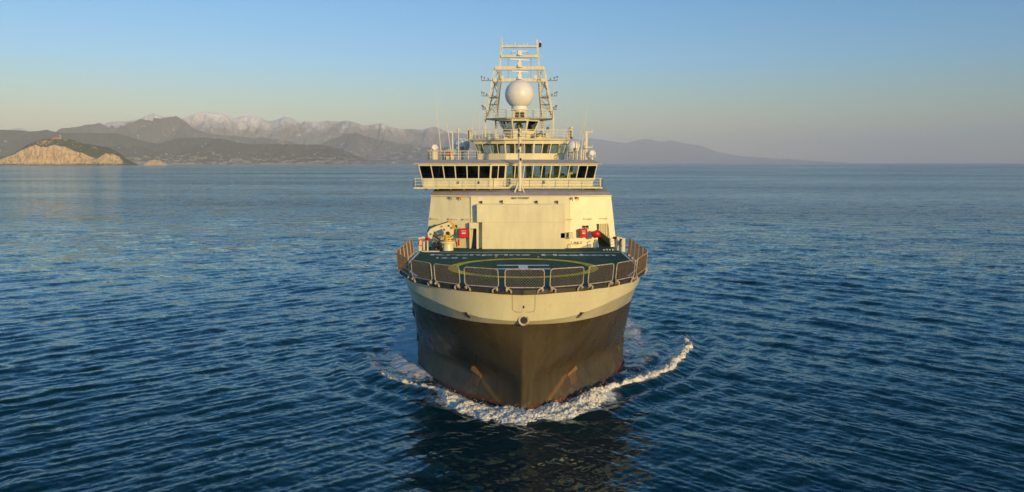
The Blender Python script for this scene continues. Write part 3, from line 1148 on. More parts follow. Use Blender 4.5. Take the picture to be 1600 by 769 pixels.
# ---- deck and dark rim
OUT = [(0.0, 59.2), (1.63, 59.55), (4.72, 61.0), (7.2, 63.05), (9.2, 65.5), (11.06, 70.8), (11.15, 84.2), (10.95, 88.0), (10.95, 140.0)]
outline = OUT + [(-x, y) for x, y in reversed(OUT[1:])]
mb = MB()
mb.prism([(x * 0.985, y + (0.14 if y < 75 else 0)) for x, y in outline], 10.08, 10.497)
rimo = MB()
rimo.rings([[(x, y, 10.14) for x, y in outline], [(x, y, 10.44) for x, y in outline], [(x * 0.985, y + (0.14 if y < 75 else 0), 10.50) for x, y in outline]], False, False)
rimo.rings([[(x, y, 10.14) for x, y in outline], [(x * 0.95, y + (0.6 if y < 75 else 0), 9.98) for x, y in outline]], False, False)
deck = part(mb, 'deck', M_DECK)
part(rimo, 'deck_rim', M_RIM)


def flat_ring(cx, cy, r0, r1, z, n=96):
    m = MB()
    vs = [(cx + r * math.cos(2 * math.pi * k / n), cy + r * math.sin(2 * math.pi * k / n), z) for r in (r0, r1) for k in range(n)]
    m.add(vs, [(k, (k + 1) % n, n + (k + 1) % n, n + k) for k in range(n)])
    return m


def flat_rect(x0, x1, y0, y1, z, m=None):
    m = m or MB()
    m.add([(x0, y0, z), (x1, y0, z), (x1, y1, z), (x0, y1, z)], [(0, 1, 2, 3)])
    return m


part(flat_ring(0.12, 72.0, 5.95, 6.85, 10.510), 'landing_circle', M_MARK_Y, deck)
m = flat_rect(-2.3, 2.55, 73.15, 73.75, 10.512)
flat_rect(-2.3, 2.55, 70.6, 71.2, 10.512, m)
flat_rect(-0.30, 0.55, 71.203, 73.147, 10.512, m)
part(m, 'landing_letter', M_MARK_W, deck)
m = flat_rect(-10.3, 10.9, 84.2, 84.5, 10.511)
for s in (-1, 1):
    m.add([(s * 10.72, 84.2, 10.511), (s * 10.95, 84.2, 10.511), (s * 10.85, 72, 10.511), (s * 10.62, 72, 10.511)], [(0, 1, 2, 3)])
    m.add([(s * 10.62, 72, 10.511), (s * 10.85, 72, 10.511), (s * 9.0, 66.2, 10.511), (s * 8.78, 66.35, 10.511)], [(0, 1, 2, 3)])
part(m, 'perimeter_line', M_MARK_W, deck)
for px_ in (-2.0, 1.3):
    part(flat_rect(px_ * 1.3, px_ * 1.3 + 0.18, 79.6, 80.5, 10.511), 'tick_mark', M_MARK_Y, deck)


def text_mesh(name, s, x0, x1, y0, y1, z, mat, parent, plane='deck', Y=0.0, bold=0.01):
    cu = bpy.data.curves.new(name, 'FONT')
    cu.body = s
    cu.size = 1.0
    cu.offset = bold
    cu.resolution_u = 3
    tmp = bpy.data.objects.new(name, cu)
    COL.objects.link(tmp)
    dg = bpy.context.evaluated_depsgraph_get()
    me = bpy.data.meshes.new_from_object(tmp.evaluated_get(dg))
    bpy.data.objects.remove(tmp)
    bpy.data.curves.remove(cu)
    co = np.array([v.co[:] for v in me.vertices])
    lo, hi = co.min(0), co.max(0)
    co[:, 0] = x0 + (co[:, 0] - lo[0]) / (hi[0] - lo[0]) * (x1 - x0)
    co[:, 1] = y0 + (co[:, 1] - lo[1]) / (hi[1] - lo[1]) * (y1 - y0)
    if plane == 'deck':
        out = np.stack([co[:, 0], co[:, 1] - 100, np.full(len(co), z)], 1)
    else:
        out = np.stack([co[:, 0], np.full(len(co), Y - 100), co[:, 1]], 1)
    me.vertices.foreach_set('co', out.ravel())
    me.materials.append(mat)
    me.update()
    o = bpy.data.objects.new(name, me)
    COL.objects.link(o)
    o.parent = parent
    return o


text_mesh('ship_name', 'Kronprins', -9.35, 1.0, 81.0, 82.5, 10.514, M_MARK_W, deck, bold=0.03)
text_mesh('ship_name', 'Haakon', 2.15, 9.8, 81.0, 82.5, 10.514, M_MARK_W, deck, bold=0.03)
text_mesh('load_limit', '12.8 t', -8.5, -5.4, 78.7, 79.7, 10.514, M_MARK_W, deck, bold=0.03)

# ---- safety nets round the helideck: round-cornered tube frames filled with a wire lattice
def edge_point(x=None, y=None):
    s = 1 if x >= 0 else -1
    if y is None:
        xs_ = [p[0] for p in OUT[:6]]
        return Vector((x, float(np.interp(abs(x), xs_, [p[1] for p in OUT[:6]])), 10.5))
    return Vector((s * float(np.interp(y, [70.8, 84.2], [11.06, 11.15])), y, 10.5))


def clip_to(poly, a, b):
    """part of segment a-b lying inside the convex polygon"""
    t0, t1 = 0.0, 1.0
    d = (b[0] - a[0], b[1] - a[1])
    n = len(poly)
    for i in range(n):
        p, q = poly[i], poly[(i + 1) % n]
        nx, ny = -(q[1] - p[1]), q[0] - p[0]
        num = nx * (a[0] - p[0]) + ny * (a[1] - p[1])
        den = nx * d[0] + ny * d[1]
        if abs(den) < 1e-9:
            if num < 0:
                return None
            continue
        t = -num / den
        if den > 0:
            t0 = max(t0, t)
        else:
            t1 = min(t1, t)
    if t1 - t0 < 1e-4:
        return None
    return (a[0] + d[0] * t0, a[1] + d[1] * t0), (a[0] + d[0] * t1, a[1] + d[1] * t1)


def net_panel(A, B, h=1.42):
    A, B = Vector(A), Vector(B)
    L = (B - A).length
    e = (B - A) / L
    outw = e.cross(Vector((0, 0, 1)))
    mid = (A + B) / 2
    if outw.y > 0 and abs(mid.x) < 10.5 or abs(mid.x) >= 10.5 and outw.x * mid.x < 0:
        outw = -outw
    up = (Vector((0, 0, 1)) + outw * 0.10).normalized()
    c = mid + outw * 0.12 + Vector((0, 0, 0.12)) + up * h / 2
    W = L - 0.14
    frame2 = rrect(W, h, 0.22, 4)
    P = lambda x, y: c + e * x + up * y
    net = MB()
    net.tube([P(x, y) for x, y in frame2], 0.042, 6, closed=True)
    fr = part(net, 'net_frame', M_STEEL)
    lat = MB()
    ins = rrect(W - 0.06, h - 0.06, 0.2, 3)
    step = 0.16
    k = -(W + h)
    while k < W + h:
        for sgn in (1, -1):
            seg = clip_to(ins, (k - h, -h * sgn), (k + h, h * sgn))
            if seg:
                lat.bar(P(*seg[0]), P(*seg[1]), 0.022, 0.018)
        k += step * 1.414
    part(lat, 'safety_net', M_NET, fr)
    # hinged brackets at the foot
    br = MB()
    for s in (-1, 1):
        q = c + e * s * (W / 2 - 0.12) - up * (h / 2)
        br.bar(q - up * 0.02, q - up * 0.30 - outw * 0.02, 0.10, 0.14)
        br.bar(q + outw * 0.04, q - e * s * 0.34 - up * 0.20 + outw * 0.10, 0.09)
        br.bar(q - e * s * 0.34 - up * 0.20 + outw * 0.12, q - e * s * 0.36 - up * 0.42 + outw * 0.06, 0.12)
        br.sphere(q - up * 0.16 + outw * 0.1, 0.11, 8, 5)
    parts(br, 'bracket', M_STEEL, fr, per=4)


for x0, x1 in ((-10.95, -9.3), (-9.1, -7.15), (-7.0, -4.8), (-4.55, -1.8), (-1.5, 1.6), (1.85, 4.6), (4.85, 7.1), (7.25, 9.15), (9.3, 10.95)):
    net_panel(edge_point(x0), edge_point(x1))
for s in (-1, 1):
    for k in range(5):
        y0 = 71.2 + k * 2.45
        net_panel(edge_point(s, y0), edge_point(s, y0 + 2.3), 1.5)

# ---- deckhouse
def panel(mb, A, B, z0, z1, holes=(), t=0.12, top=(0, 0), zt=None):
    """upright wall from A to B (plan points) with rectangular holes (s0, s1, za, zb); top leans by `top`"""
    A, B = Vector((*A, 0)), Vector((*B, 0))
    L = (B - A).length
    e = (B - A) / L
    n = Vector((-e.y, e.x, 0))        # inwards when A->B runs left to right seen from the bow
    ss = sorted({0.0, L} | {h[0] for h in holes} | {h[1] for h in holes})
    zz = sorted({z0, z1} | {h[2] for h in holes} | {h[3] for h in holes})

    def P(s, z, d):
        f = (z - z0) / (z1 - z0)
        return A + e * s + n * d + Vector((top[0] * f, top[1] * f, z))
    for i in range(len(ss) - 1):
        run = None
        for j in range(len(zz) - 1):
            sc, zc = (ss[i] + ss[i + 1]) / 2, (zz[j] + zz[j + 1]) / 2
            inside = any(h[0] < sc < h[1] and h[2] < zc < h[3] for h in holes)
            if not inside and run is None:
                run = zz[j]
            if run is not None and (inside or j == len(zz) - 2):
                ze = zz[j] if inside else zz[j + 1]
                a, b = ss[i], ss[i + 1]
                mb.hexa([P(a, run, 0), P(b, run, 0), P(b, run, t), P(a, run, t)], [P(a, ze, 0), P(b, ze, 0), P(b, ze, t), P(a, ze, t)])
                run = None
    return P


DH = MB()
XL, XR = -10.72, 11.0
# left third, centre and right third of the front
panel(DH, (XL, 90.0), (-5.50, 88.42), 10.5, 16.22, t=0.2, top=(0.66, 0.25))
panel(DH, (-5.50, 88.42), (5.6, 88.42), 10.5, 16.22, [(0.0, 0.66, 10.5, 12.75)], t=0.25, top=(0, 0.25))
panel(DH, (5.6, 88.42), (XR, 90.0), 10.5, 16.22, [(3.45, 4.90, 10.5, 13.15)], t=0.2, top=(-0.66, 0.25))
DH.hexa([(XL + 0.02, 90.25, 10.5), (XL + 0.25, 90.25, 10.5), (XL + 0.25, 128, 10.5), (XL + 0.02, 128, 10.5)], [(XL + 0.68, 90.45, 16.22), (XL + 0.9, 90.45, 16.22), (XL + 0.9, 128, 16.22), (XL + 0.68, 128, 16.22)])
DH.hexa([(XR - 0.35, 104, 10.5), (XR - 0.1, 104, 10.5), (XR - 0.1, 128, 10.5), (XR - 0.35, 128, 10.5)], [(XR - 0.9, 104, 16.22), (XR - 0.68, 104, 16.22), (XR - 0.68, 128, 16.22), (XR - 0.9, 128, 16.22)])
DH.hexa([(XR - 0.60, 90.25, 13.3), (XR - 0.38, 90.25, 13.3), (XR - 0.38, 104, 13.3), (XR - 0.60, 104, 13.3)], [(XR - 0.9, 90.4, 16.22), (XR - 0.68, 90.4, 16.22), (XR - 0.68, 104, 16.22), (XR - 0.9, 104, 16.22)])
for k in range(7):
    DH.box(XR - 0.55, XR - 0.34, 91.9 + k * 1.95, 92.25 + k * 1.95, 10.5, 13.3)
DH.box(XR - 0.54, XR - 0.35, 90.45, 104, 10.5, 11.2)
DH.box(XL + 0.7, XR - 0.7, 128, 128.2, 10.5, 16.22)
deckhouse = part(DH, 'deckhouse', M_WHITE)
# eaves strip and the sloping front of its roof
m = MB()
front = [(XL + 0.64, 90.18), (-5.5, 88.62), (5.6, 88.62), (XR - 0.64, 90.18)]
m.rings([[(x, y + 0.0, 16.223) for x, y in front] + [(XR - 0.64, 128.2, 16.223), (XL + 0.64, 128.2, 16.223)],
         [(x * 1.004, y - 0.10, 16.24) for x, y in front] + [(XR - 0.6, 128.2, 16.24), (XL + 0.6, 128.2, 16.24)],
         [(x * 1.004, y - 0.10, 16.36) for x, y in front] + [(XR - 0.6, 128.2, 16.36), (XL + 0.6, 128.2, 16.36)]], True, True)
part(m, 'eaves', M_WHITE, deckhouse)
m = MB()
r0 = [(x, y, 16.363) for x, y in front] + [(XR - 0.64, 128.1, 16.363), (XL + 0.64, 128.1, 16.363)]
r1 = [(x * 0.988, y + 0.55, 16.72) for x, y in front] + [(XR - 0.8, 128.1, 16.72), (XL + 0.8, 128.1, 16.72)]
r2 = [(x * 0.965, y + 1.9, 17.02) for x, y in front] + [(XR - 1.0, 128.1, 17.02), (XL + 1.0, 128.1, 17.02)]
m.rings([r0, r1, r2], False, True)
part(m, 'roof', M_ROOF, deckhouse)
text_mesh('ship_number', 'IMO 9739587', at(799, 300, 88.5)[0], at(827, 300, 88.5)[0], 15.98, 16.19, 0, M_BROWN, deckhouse, 'wall', 88.62 - 0.06, 0.02)
# big centre slab (hangar door) standing proud of the wall, notched at its lower left
m = MB()
m.box(-4.80, 4.95, 87.62, 88.40, 13.45, 15.45, 0.04)
m.box(-4.20, 4.95, 87.62, 88.40, 10.503, 13.448, 0.0)
part(m, 'hangar_door', M_WHITE, deckhouse)
m = MB()
P0 = (-5.62, 88.02)
m.box(-5.62, -5.50, 87.9, 88.41, 10.503, 13.40)
m.box(-4.84, -4.60, 87.9, 88.41, 10.503, 13.40)
m.box(-5.498, -4.842, 87.9, 88.41, 12.75, 13.40)
part(m, 'door_casing', M_WHITE, deckhouse)
m = MB()
m.box(-5.50, -4.70, 89.3, 89.35, 10.5, 12.8)
m.box(-5.72, -5.66, 88.7, 89.3, 10.5, 12.8)
m.box(-4.70, -4.64, 88.7, 89.3, 10.5, 12.8)
m.box(-5.72, -4.64, 88.7, 89.35, 12.8, 12.86)
part(m, 'doorway_lobby', M_GREY, deckhouse)
# side passage on the right, its pillars seen through the opening
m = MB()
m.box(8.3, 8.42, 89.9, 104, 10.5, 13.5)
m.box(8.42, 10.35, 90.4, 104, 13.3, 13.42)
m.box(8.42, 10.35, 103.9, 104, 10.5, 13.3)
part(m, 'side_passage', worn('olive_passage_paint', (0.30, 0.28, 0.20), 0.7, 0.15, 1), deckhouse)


def wall_y(x):
    return 88.42 if abs(x) < 5.55 else 88.42 + (abs(x) - 5.5) * 0.325


# red fire-hose lockers, white lockers and the shrouded red reel on the front wall
def locker(name, px0, px1, py0, py1, mat, depth=0.42, mark=False):
    x0, _, z1 = at(px0, py0, 88.0)
    x1, _, z0 = at(px1, py1, 88.0)
    yw = wall_y((x0 + x1) / 2)
    m = MB()
    m.box(x0, x1, yw - depth, yw - 0.003 + 0.1, z0, z1, 0.03)
    o = part(m, name, mat)
    if mark:
        m = MB()
        cx, w = (x0 + x1) / 2, (x1 - x0)
        m.box(cx - w * 0.2, cx + w * 0.2, yw - depth - 0.012, yw - depth + 0.01, z0 + (z1 - z0) * 0.42, z0 + (z1 - z0) * 0.58)
        m.box(cx - w * 0.25, cx + w * 0.22, yw - depth - 0.012, yw - depth + 0.01, z0 + (z1 - z0) * 0.74, z0 + (z1 - z0) * 0.80)
        part(m, 'lettering_plate', M_MARK_W, o)
        m = MB()
        m.box(x1 - 0.1, x1 - 0.04, yw - depth - 0.03, yw - depth + 0.01, z0 + 0.1, z1 - 0.1)
        part(m, 'latch', M_RED, o)
    return o


locker('fire_hose_locker', 717.5, 732, 357.5, 371, M_RED, 0.85, True)
locker('fire_hose_locker', 906.5, 918, 358, 371, M_RED, 0.9, True)
locker('equipment_locker', 875.5, 884.5, 363.5, 372, worn('pale_locker', (0.48, 0.49, 0.46), 0.5, 0.1, 2), 0.8)
locker('equipment_locker', 888.5, 895, 363.5, 372, M_WHITE, 0.75)
locker('equipment_locker', 885.4, 887.8, 364.5, 371.2, M_GREY, 0.15)
locker('ventilation_trunk', 873.5, 881, 347.5, 363, M_WHITE, 0.12)
m = MB()
x0, _, z0 = at(930, 366, 87.8)
m.lathe((x0 + 0.12, 87.9, z0), [(0.05, -0.62), (0.26, -0.5), (0.42, -0.15), (0.47, 0.12), (0.43, 0.30), (0.24, 0.42), (0.02, 0.44)], 14, 'X')
reel = part(m, 'covered_hose_reel', M_RED, None, True)
for v in reel.data.vertices:
    v.co += Vector((0.05 * math.sin(v.co.z * 9), 0.05 * math.sin(v.co.x * 11), 0.07 * math.sin(v.co.x * 8 + 2)))
# small wall lamps and brackets
for px_, py_, mat, nm in ((752, 316, M_BLACK, 'floodlight'), (784, 315, M_BLACK, 'floodlight'), (838.5, 315.5, M_BLACK, 'floodlight'), (870.5, 315.5, M_BLACK, 'floodlight'),
                          (718, 309.5, M_ORANGE, 'warning_lamp'), (903, 309.5, M_ORANGE, 'warning_lamp'), (703, 309.5, M_GREY, 'wall_vent'), (893.5, 310.5, M_GREY, 'wall_vent'),
                          (712, 354, M_BLACK, 'wall_vent'), (913.5, 355, M_BLACK, 'wall_vent'), (919, 355, M_BLACK, 'wall_vent')):
    x, _, z = at(px_, py_, 88.2)
    yw = wall_y(x) + (0.24 * (z - 10.5) / 5.9 if abs(x) > 5.5 else 0.2)
    m = MB()
    m.box(x - 0.12, x + 0.12, yw - 0.34, yw - 0.12, z - 0.10, z + 0.12, 0.03)
    m.bar((x, yw + 0.05, z), (x, yw - 0.2, z), 0.06)
    m.bar((x + 0.02, yw - 0.2, z - 0.04), (x + 0.10, yw - 0.3, z - 0.26), 0.07)
    part(m, nm, mat)
for px_ in (679, 708, 731, 887, 919, 944.5):
    x, _, z = at(px_, 342.5, 88.4)
    yw = wall_y(x) + 0.10
    m = MB()
    m.box(x - 0.42, x + 0.42, yw - 0.24, yw + 0.05, z - 0.05, z + 0.03, 0.01)
    m.box(x - 0.52, x - 0.40, yw - 0.14, yw + 0.02, z - 0.10, z + 0.06)
    m.box(x + 0.40, x + 0.48, yw - 0.14, yw + 0.02, z - 0.10, z + 0.06)
    part(m, 'strip_lamp', [M_TRIM])
# hydrant pipes and the bent shadows' handrails by the right lockers
m = MB()
for pts in ([(6.0, 88.1, 11.35), (6.0, 88.1, 11.05), (6.9, 88.1, 11.05), (6.9, 88.1, 11.3)], [(5.6, 87.9, 10.52), (5.6, 87.9, 11.0), (6.2, 87.9, 11.1)], [(8.3, 87.8, 10.52), (8.3, 87.8, 11.3), (8.6, 88.0, 11.5)]):
    m.tube(pts, 0.045, 6)
m.sphere((6.5, 88.0, 11.2), 0.14, 8, 6)
m.sphere((6.8, 88.0, 11.2), 0.12, 8, 6)
parts(m, 'hydrant_pipe', M_TRIM)

# ---- railings
def railing(name, pts, h=1.05, rails=3, post=1.1, r=0.024, parent=None, mat=None):
    m = MB()
    for a, b in zip(pts[:-1], pts[1:]):
        a, b = Vector(a), Vector(b)
        L = (b - a).length
        if L < 0.05:
            continue
        for k in range(1, rails + 1):
            hz = Vector((0, 0, h * k / rails))
            m.bar(a + hz, b + hz, r * 2 * (1.25 if k == rails else 0.8))
        n = max(1, round(L / post))
        for i in range(n + 1):
            p = a + (b - a) * i / n
            m.bar(p, p + Vector((0, 0, h)), r * 2.2)
    return part(m, name, mat or M_TRIM, parent)


# ---- bridge levels: outward-leaning window bands over real rooms
def leaning_room(name, plan, zb, zs, zh, zt, lean, wins, gl, parent=None, gap=0.10, depth=6.0, back_holes=True, backmat=None, mats=None):
    """plan: sill-level points left to right seen from the bow; wins: windows per side"""
    w = MB()
    n = len(plan)
    P = [Vector((*p, 0)) for p in plan]
    nor = []
    for i in range(n - 1):
        e = (P[i + 1] - P[i]).normalized()
        nor.append(Vector((e.y, -e.x, 0)))
    vn = []
    for i in range(n):
        if i == 0:
            v = nor[0] + Vector((-0.8, 0, 0))
        elif i == n - 1:
            v = nor[-1] + Vector((0.8, 0, 0))
        else:
            s = nor[i - 1] + nor[i]
            v = s / (s.length_squared / 2)
        vn.append(v)
    lo = [P[i] - vn[i] * lean * 0.25 for i in range(n)]
    hi = [P[i] + vn[i] * lean for i in range(n)]
    T = 0.10

    def q(i, s, z, d):
        """point on wall i at fraction s and height z, pushed in by d"""
        if z <= zs:
            f = (z - zb) / (zs - zb)
            a = lo[i].lerp(P[i], f)
            b = lo[i + 1].lerp(P[i + 1], f)
        else:
            f = (z - zs) / (zt - zs)
            a = P[i].lerp(hi[i], f)
            b = P[i + 1].lerp(hi[i + 1], f)
        p = a.lerp(b, s) - nor[i] * d
        return Vector((p.x, p.y, z))

    def cell(mb, i, s0, s1, z0, z1, d0, d1):
        mb.hexa([q(i, s0, z0, d0), q(i, s1, z0, d0), q(i, s1, z0, d1), q(i, s0, z0, d1)], [q(i, s0, z1, d0), q(i, s1, z1, d0), q(i, s1, z1, d1), q(i, s0, z1, d1)])
    panes = []
    for i in range(n - 1):
        L = (P[i + 1] - P[i]).length
        k = wins[i]
        cell(w, i, 0, 1, zb, zs, 0, T)
        cell(w, i, 0, 1, zh, zt, 0, T)
        if k == 0:
            cell(w, i, 0, 1, zs, zh, 0, T)
            continue
        g = gap / L
        ww = (1 - g * (k + 1)) / k
        for j in range(k + 1):
            s0 = j * (ww + g)
            cell(w, i, s0, s0 + g, zs, zh, 0, T)
        for j in range(k):
            s0 = g + j * (ww + g)
            panes.append((i, s0, s0 + ww))
    # room behind: side walls, back wall with openings, floor, ceiling
    xl, xr = lo[0].x, lo[-1].x
    y0, y1 = max(P[0].y, P[-1].y), max(P[0].y, P[-1].y) + depth
    zc = zh + 0.02
    for sgn, a, h in ((-1, lo[0], hi[0]), (1, lo[-1], hi[-1])):
        # leaning flank with one long window opening
        for za, zbb, in ((zb, zs), (zh, zt)):
            fa = (za - zb) / (zt - zb)
            fb = (zbb - zb) / (zt - zb)
            xa, xb = a.x + (h.x - a.x) * fa, a.x + (h.x - a.x) * fb
            w.hexa([(xa, a.y, za), (xa - sgn * T, a.y, za), (xa - sgn * T, y1, za), (xa, y1, za)], [(xb, a.y, zbb), (xb - sgn * T, a.y, zbb), (xb - sgn * T, y1, zbb), (xb, y1, zbb)])
        fa = (zs - zb) / (zt - zb)
        fb = (zh - zb) / (zt - zb)
        xa, xb = a.x + (h.x - a.x) * fa, a.x + (h.x - a.x) * fb
        kk = max(2, int(depth / 1.5))
        for j in range(kk + 1):
            yy = a.y + (y1 - a.y - 0.15) * j / kk
            w.hexa([(xa, yy, zs), (xa - sgn * T, yy, zs), (xa - sgn * T, yy + 0.15, zs), (xa, yy + 0.15, zs)], [(xb, yy, zh), (xb - sgn * T, yy, zh), (xb - sgn * T, yy + 0.15, zh), (xb, yy + 0.15, zh)])
    body = part(w, name, (mats or M_WHITE), parent)
    for (i, s0, s1) in panes:
        m = MB()
        m.cur = 0
        L = (P[i + 1] - P[i]).length
        fs = 0.035 / L
        for (a, b, c, d) in ((s0, s1, zs, zs + 0.035), (s0, s1, zh - 0.035, zh), (s0, s0 + fs, zs + 0.035, zh - 0.035), (s1 - fs, s1, zs + 0.035, zh - 0.035)):
            cell(m, i, a + 0.001, b - 0.001, c + 0.001, d - 0.001, 0.015, 0.07)
        m.cur = 1
        cell(m, i, s0 + fs, s1 - fs, zs + 0.035, zh - 0.035, 0.04, 0.05)
        part(m, 'window', [M_RIM, gl], body)
    # interior
    m = MB()
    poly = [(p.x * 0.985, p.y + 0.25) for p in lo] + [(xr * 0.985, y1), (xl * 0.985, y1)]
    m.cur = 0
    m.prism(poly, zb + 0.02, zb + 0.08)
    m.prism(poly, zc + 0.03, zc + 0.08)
    holes = []
    if back_holes:
        x = 0.5
        Lb = (xr - xl) * 0.97
        k = max(2, int(Lb / 1.7))
        for j in range(k):
            s = (j + 0.22) * Lb / k
            holes.append((s, s + Lb / k * 0.62, zs - 0.05, zh - 0.05))
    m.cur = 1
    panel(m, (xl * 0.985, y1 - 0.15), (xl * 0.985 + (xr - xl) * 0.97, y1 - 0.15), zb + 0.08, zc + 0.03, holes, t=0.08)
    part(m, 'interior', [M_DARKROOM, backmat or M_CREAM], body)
    return body, q


# main bridge; the left wing stands further out towards the bow than the rest
plan = [(-11.15, 90.35), (-3.35, 90.35), (-1.70, 91.5), (8.55, 91.5)]
bridge, qf = leaning_room('bridge', plan, 17.28, 18.22, 19.66, 19.86, 0.42, [6, 2, 10], M_GLASS, depth=8.5)
for o in list(bridge.children):
    if o.name.startswith('window'):
        cx = sum(v.co.x for v in o.data.vertices) / len(o.data.vertices)
        if cx < -1.9 or cx > 6.6:
            o.data.materials[1] = M_GLASS_D
# consoles and people-height clutter inside
m = MB()
for x, w, h in ((-0.6, 1.6, 1.25), (1.6, 1.2, 1.1), (3.6, 1.0, 1.2), (5.1, 0.9, 1.15), (6.6, 1.2, 1.3), (-6.2, 1.8, 1.2), (-9.2, 1.5, 1.2)):
    m.box(x - w / 2, x + w / 2, 93.4, 94.3, 17.36, 17.36 + h, 0.05)
    m.box(x - 0.22, x + 0.22, 94.9, 95.2, 17.36, 18.75, 0.06)
parts(m, 'console', worn('olive_console', (0.30, 0.28, 0.16), 0.6, 0.2, 2), bridge, per=2)
# stray panel items on the bridge front below the windows
for px_, w, mat in ((800, 0.62, M_TRIM), (850, 0.3, M_GREY), (716, 0.3, M_GREY), (748, 0.22, M_BLACK)):
    x, _, z = at(px_, 285, 91)
    yy = 90.4 if px_ < 768 else 91.5
    m = MB()
    m.box(x - w / 2, x + w / 2, yy - 0.06, yy + 0.2, z - 0.16, z + 0.18, 0.02)
    o_ = part(m, 'wall_box', mat)
# visor roof over it
m = MB()
pl = [(-11.95, 89.75), (-3.3, 89.75), (-1.45, 90.95), (9.25, 90.95)]
back = [(9.05, 100.4), (-11.7, 100.4)]
m.rings([[(x, y, 19.862) for x, y in pl + back], [(x, y, 19.95) for x, y in pl + back]], True, False)
m.rings([[(x, y, 19.95) for x, y in pl + back], [(x * 0.93 - 0.1, y + 2.3, 20.36) for x, y in pl] + [(8.5, 100.2, 20.36), (-11.1, 100.2, 20.36)]], False, True)
visor = part(m, 'bridge_roof', worn('weathered_roof', (0.50, 0.46, 0.42), 0.6, 0.12, 1, False))
m = MB()
for a, b in zip(pl[:-1], pl[1:]):
    L = math.hypot(b[0] - a[0], b[1] - a[1])
    k = max(2, int(L / 1.2))
    for i in range(k + 1):
        x, y = a[0] + (b[0] - a[0]) * i / k, a[1] + (b[1] - a[1]) * i / k
        m.box(x - 0.05, x + 0.05, y + 0.03, y + 0.2, 19.80, 19.86)
parts(m, 'eaves_lamp', M_TRIM, visor)
# walkway round the bridge
m = MB()
wk = [(-11.95, 89.35), (-3.0, 89.35), (-1.2, 90.3), (9.35, 90.3), (9.35, 100.5), (-11.95, 100.5)]
m.prism(wk, 17.10, 17.27)
walk = part(m, 'bridge_walkway', M_TRIM)
railing('railing', [(-11.9, 92.3, 17.27), (-11.9, 89.4, 17.27), (-3.0, 89.4, 17.27), (-1.2, 90.35, 17.27), (9.3, 90.35, 17.27), (9.3, 92.8, 17.27)], 0.98, 3, 1.45)
m = MB()
for k in range(14):
    x = -10.8 + k * 1.5
    m.bar((x, 91.4, 17.1), (x, 90.9 if x > -2 else 90.0, 17.0), 0.12, 0.1)
    m.bar((x, 93, 16.9), (x, 89.6 if x < -3 else 90.5, 17.08), 0.08)
parts(m, 'walkway_bracket', M_TRIM, walk, per=2)
# name board and box at the centre
m = MB()
m.box(*(at(795, 0, 90.2)[0], at(811, 0, 90.2)[0]), 90.15, 90.27, 17.30, 17.45)
m.box(9.05, 9.3, 90.4, 90.7, 17.3, 18.2, 0.05)
parts(m, 'wall_box', M_WHITE)

# second wheelhouse
plan2 = [(-5.05, 96.7), (-1.65, 95.0), (1.65, 95.0), (5.5, 96.7)]
wheel, _ = leaning_room('wheelhouse', plan2, 20.38, 21.12, 22.24, 22.66, 0.42, [4, 3, 4], M_GLASS, depth=4.0)
m = MB()
m.rings([[(x, y, 22.663) for x, y in [(-6.0, 96.2), (-1.9, 94.2), (1.9, 94.2), (6.1, 96.2), (6.1, 102.5), (-6.0, 102.5)]],
         [(x, y, 22.86) for x, y in [(-6.15, 96.1), (-1.95, 94.1), (1.95, 94.1), (6.25, 96.1), (6.25, 102.6), (-6.15, 102.6)]]])
part(m, 'wheelhouse_roof', M_WHITE)
railing('railing', [(-6.1, 102.5, 22.86), (-6.1, 96.2, 22.86), (-1.95, 94.2, 22.86), (1.95, 94.2, 22.86), (6.2, 96.2, 22.86), (6.2, 102.5, 22.86)], 1.02, 3, 0.95)
m = MB()
for (px_, w, h) in ((731, 0.22, 1.2), (737, 0.12, 1.5), (893, 0.30, 1.25), (776, 0.55, 0.6), (790, 0.4, 0.5), (846, 0.8, 0.75), (856, 0.5, 0.9), (838, 0.5, 0.7), (764, 0.3, 0.4)):
    x = at(px_, 210, 96)[0]
    m.box(x - w / 2, x + w / 2, 96.3, 96.3 + w, 22.863, 22.86 + h, 0.03)
x = at(893, 203, 96)[0]
m.lathe((x, 96.4, 24.1), [(0.26, 0), (0.26, 0.16), (0.05, 0.2)], 10)
parts(m, 'deck_locker', M_TRIM)
m = MB()
for px_, z in ((846, 23.6), (856, 24.1), (841, 23.3), (850, 23.3), (793, 23.3)):
    x = at(px_, 210, 96.2)[0]
    m.sphere((x, 96.1, z), 0.2, 8, 6)
    m.bar((x, 96.1, z), (x + 0.2, 96.1, z + 0.4), 0.05)
parts(m, 'winch_gear', M_GREY, per=2)

# small lookout cabin under the big radome
plan3 = [(-1.95, 97.6), (-0.78, 96.2), (0.82, 96.2), (1.85, 97.6)]
cabin, _ = leaning_room('lookout_cabin', plan3, 22.87, 23.86, 24.98, 25.20, 0.40, [1, 1, 1], M_GLASS, depth=2.5, gap=0.12)
m = MB()
m.rings([[(x, y, 25.203) for x, y in [(-2.7, 97.2), (-1.5, 95.7), (1.5, 95.7), (2.7, 97.2), (2.7, 101), (-2.7, 101)]],
         [(x, y, 25.36) for x, y in [(-4.1, 97.2), (-1.6, 95.5), (1.6, 95.5), (4.1, 97.2), (4.1, 101), (-4.1, 101)]]])
top_deck = part(m, 'radar_platform', M_TRIM)
railing('railing', [(-4.0, 101, 25.36), (-4.0, 97.3, 25.36), (-1.6, 95.6, 25.36), (1.6, 95.6, 25.36), (4.0, 97.3, 25.36), (4.0, 101, 25.36)], 0.95, 3, 0.8)

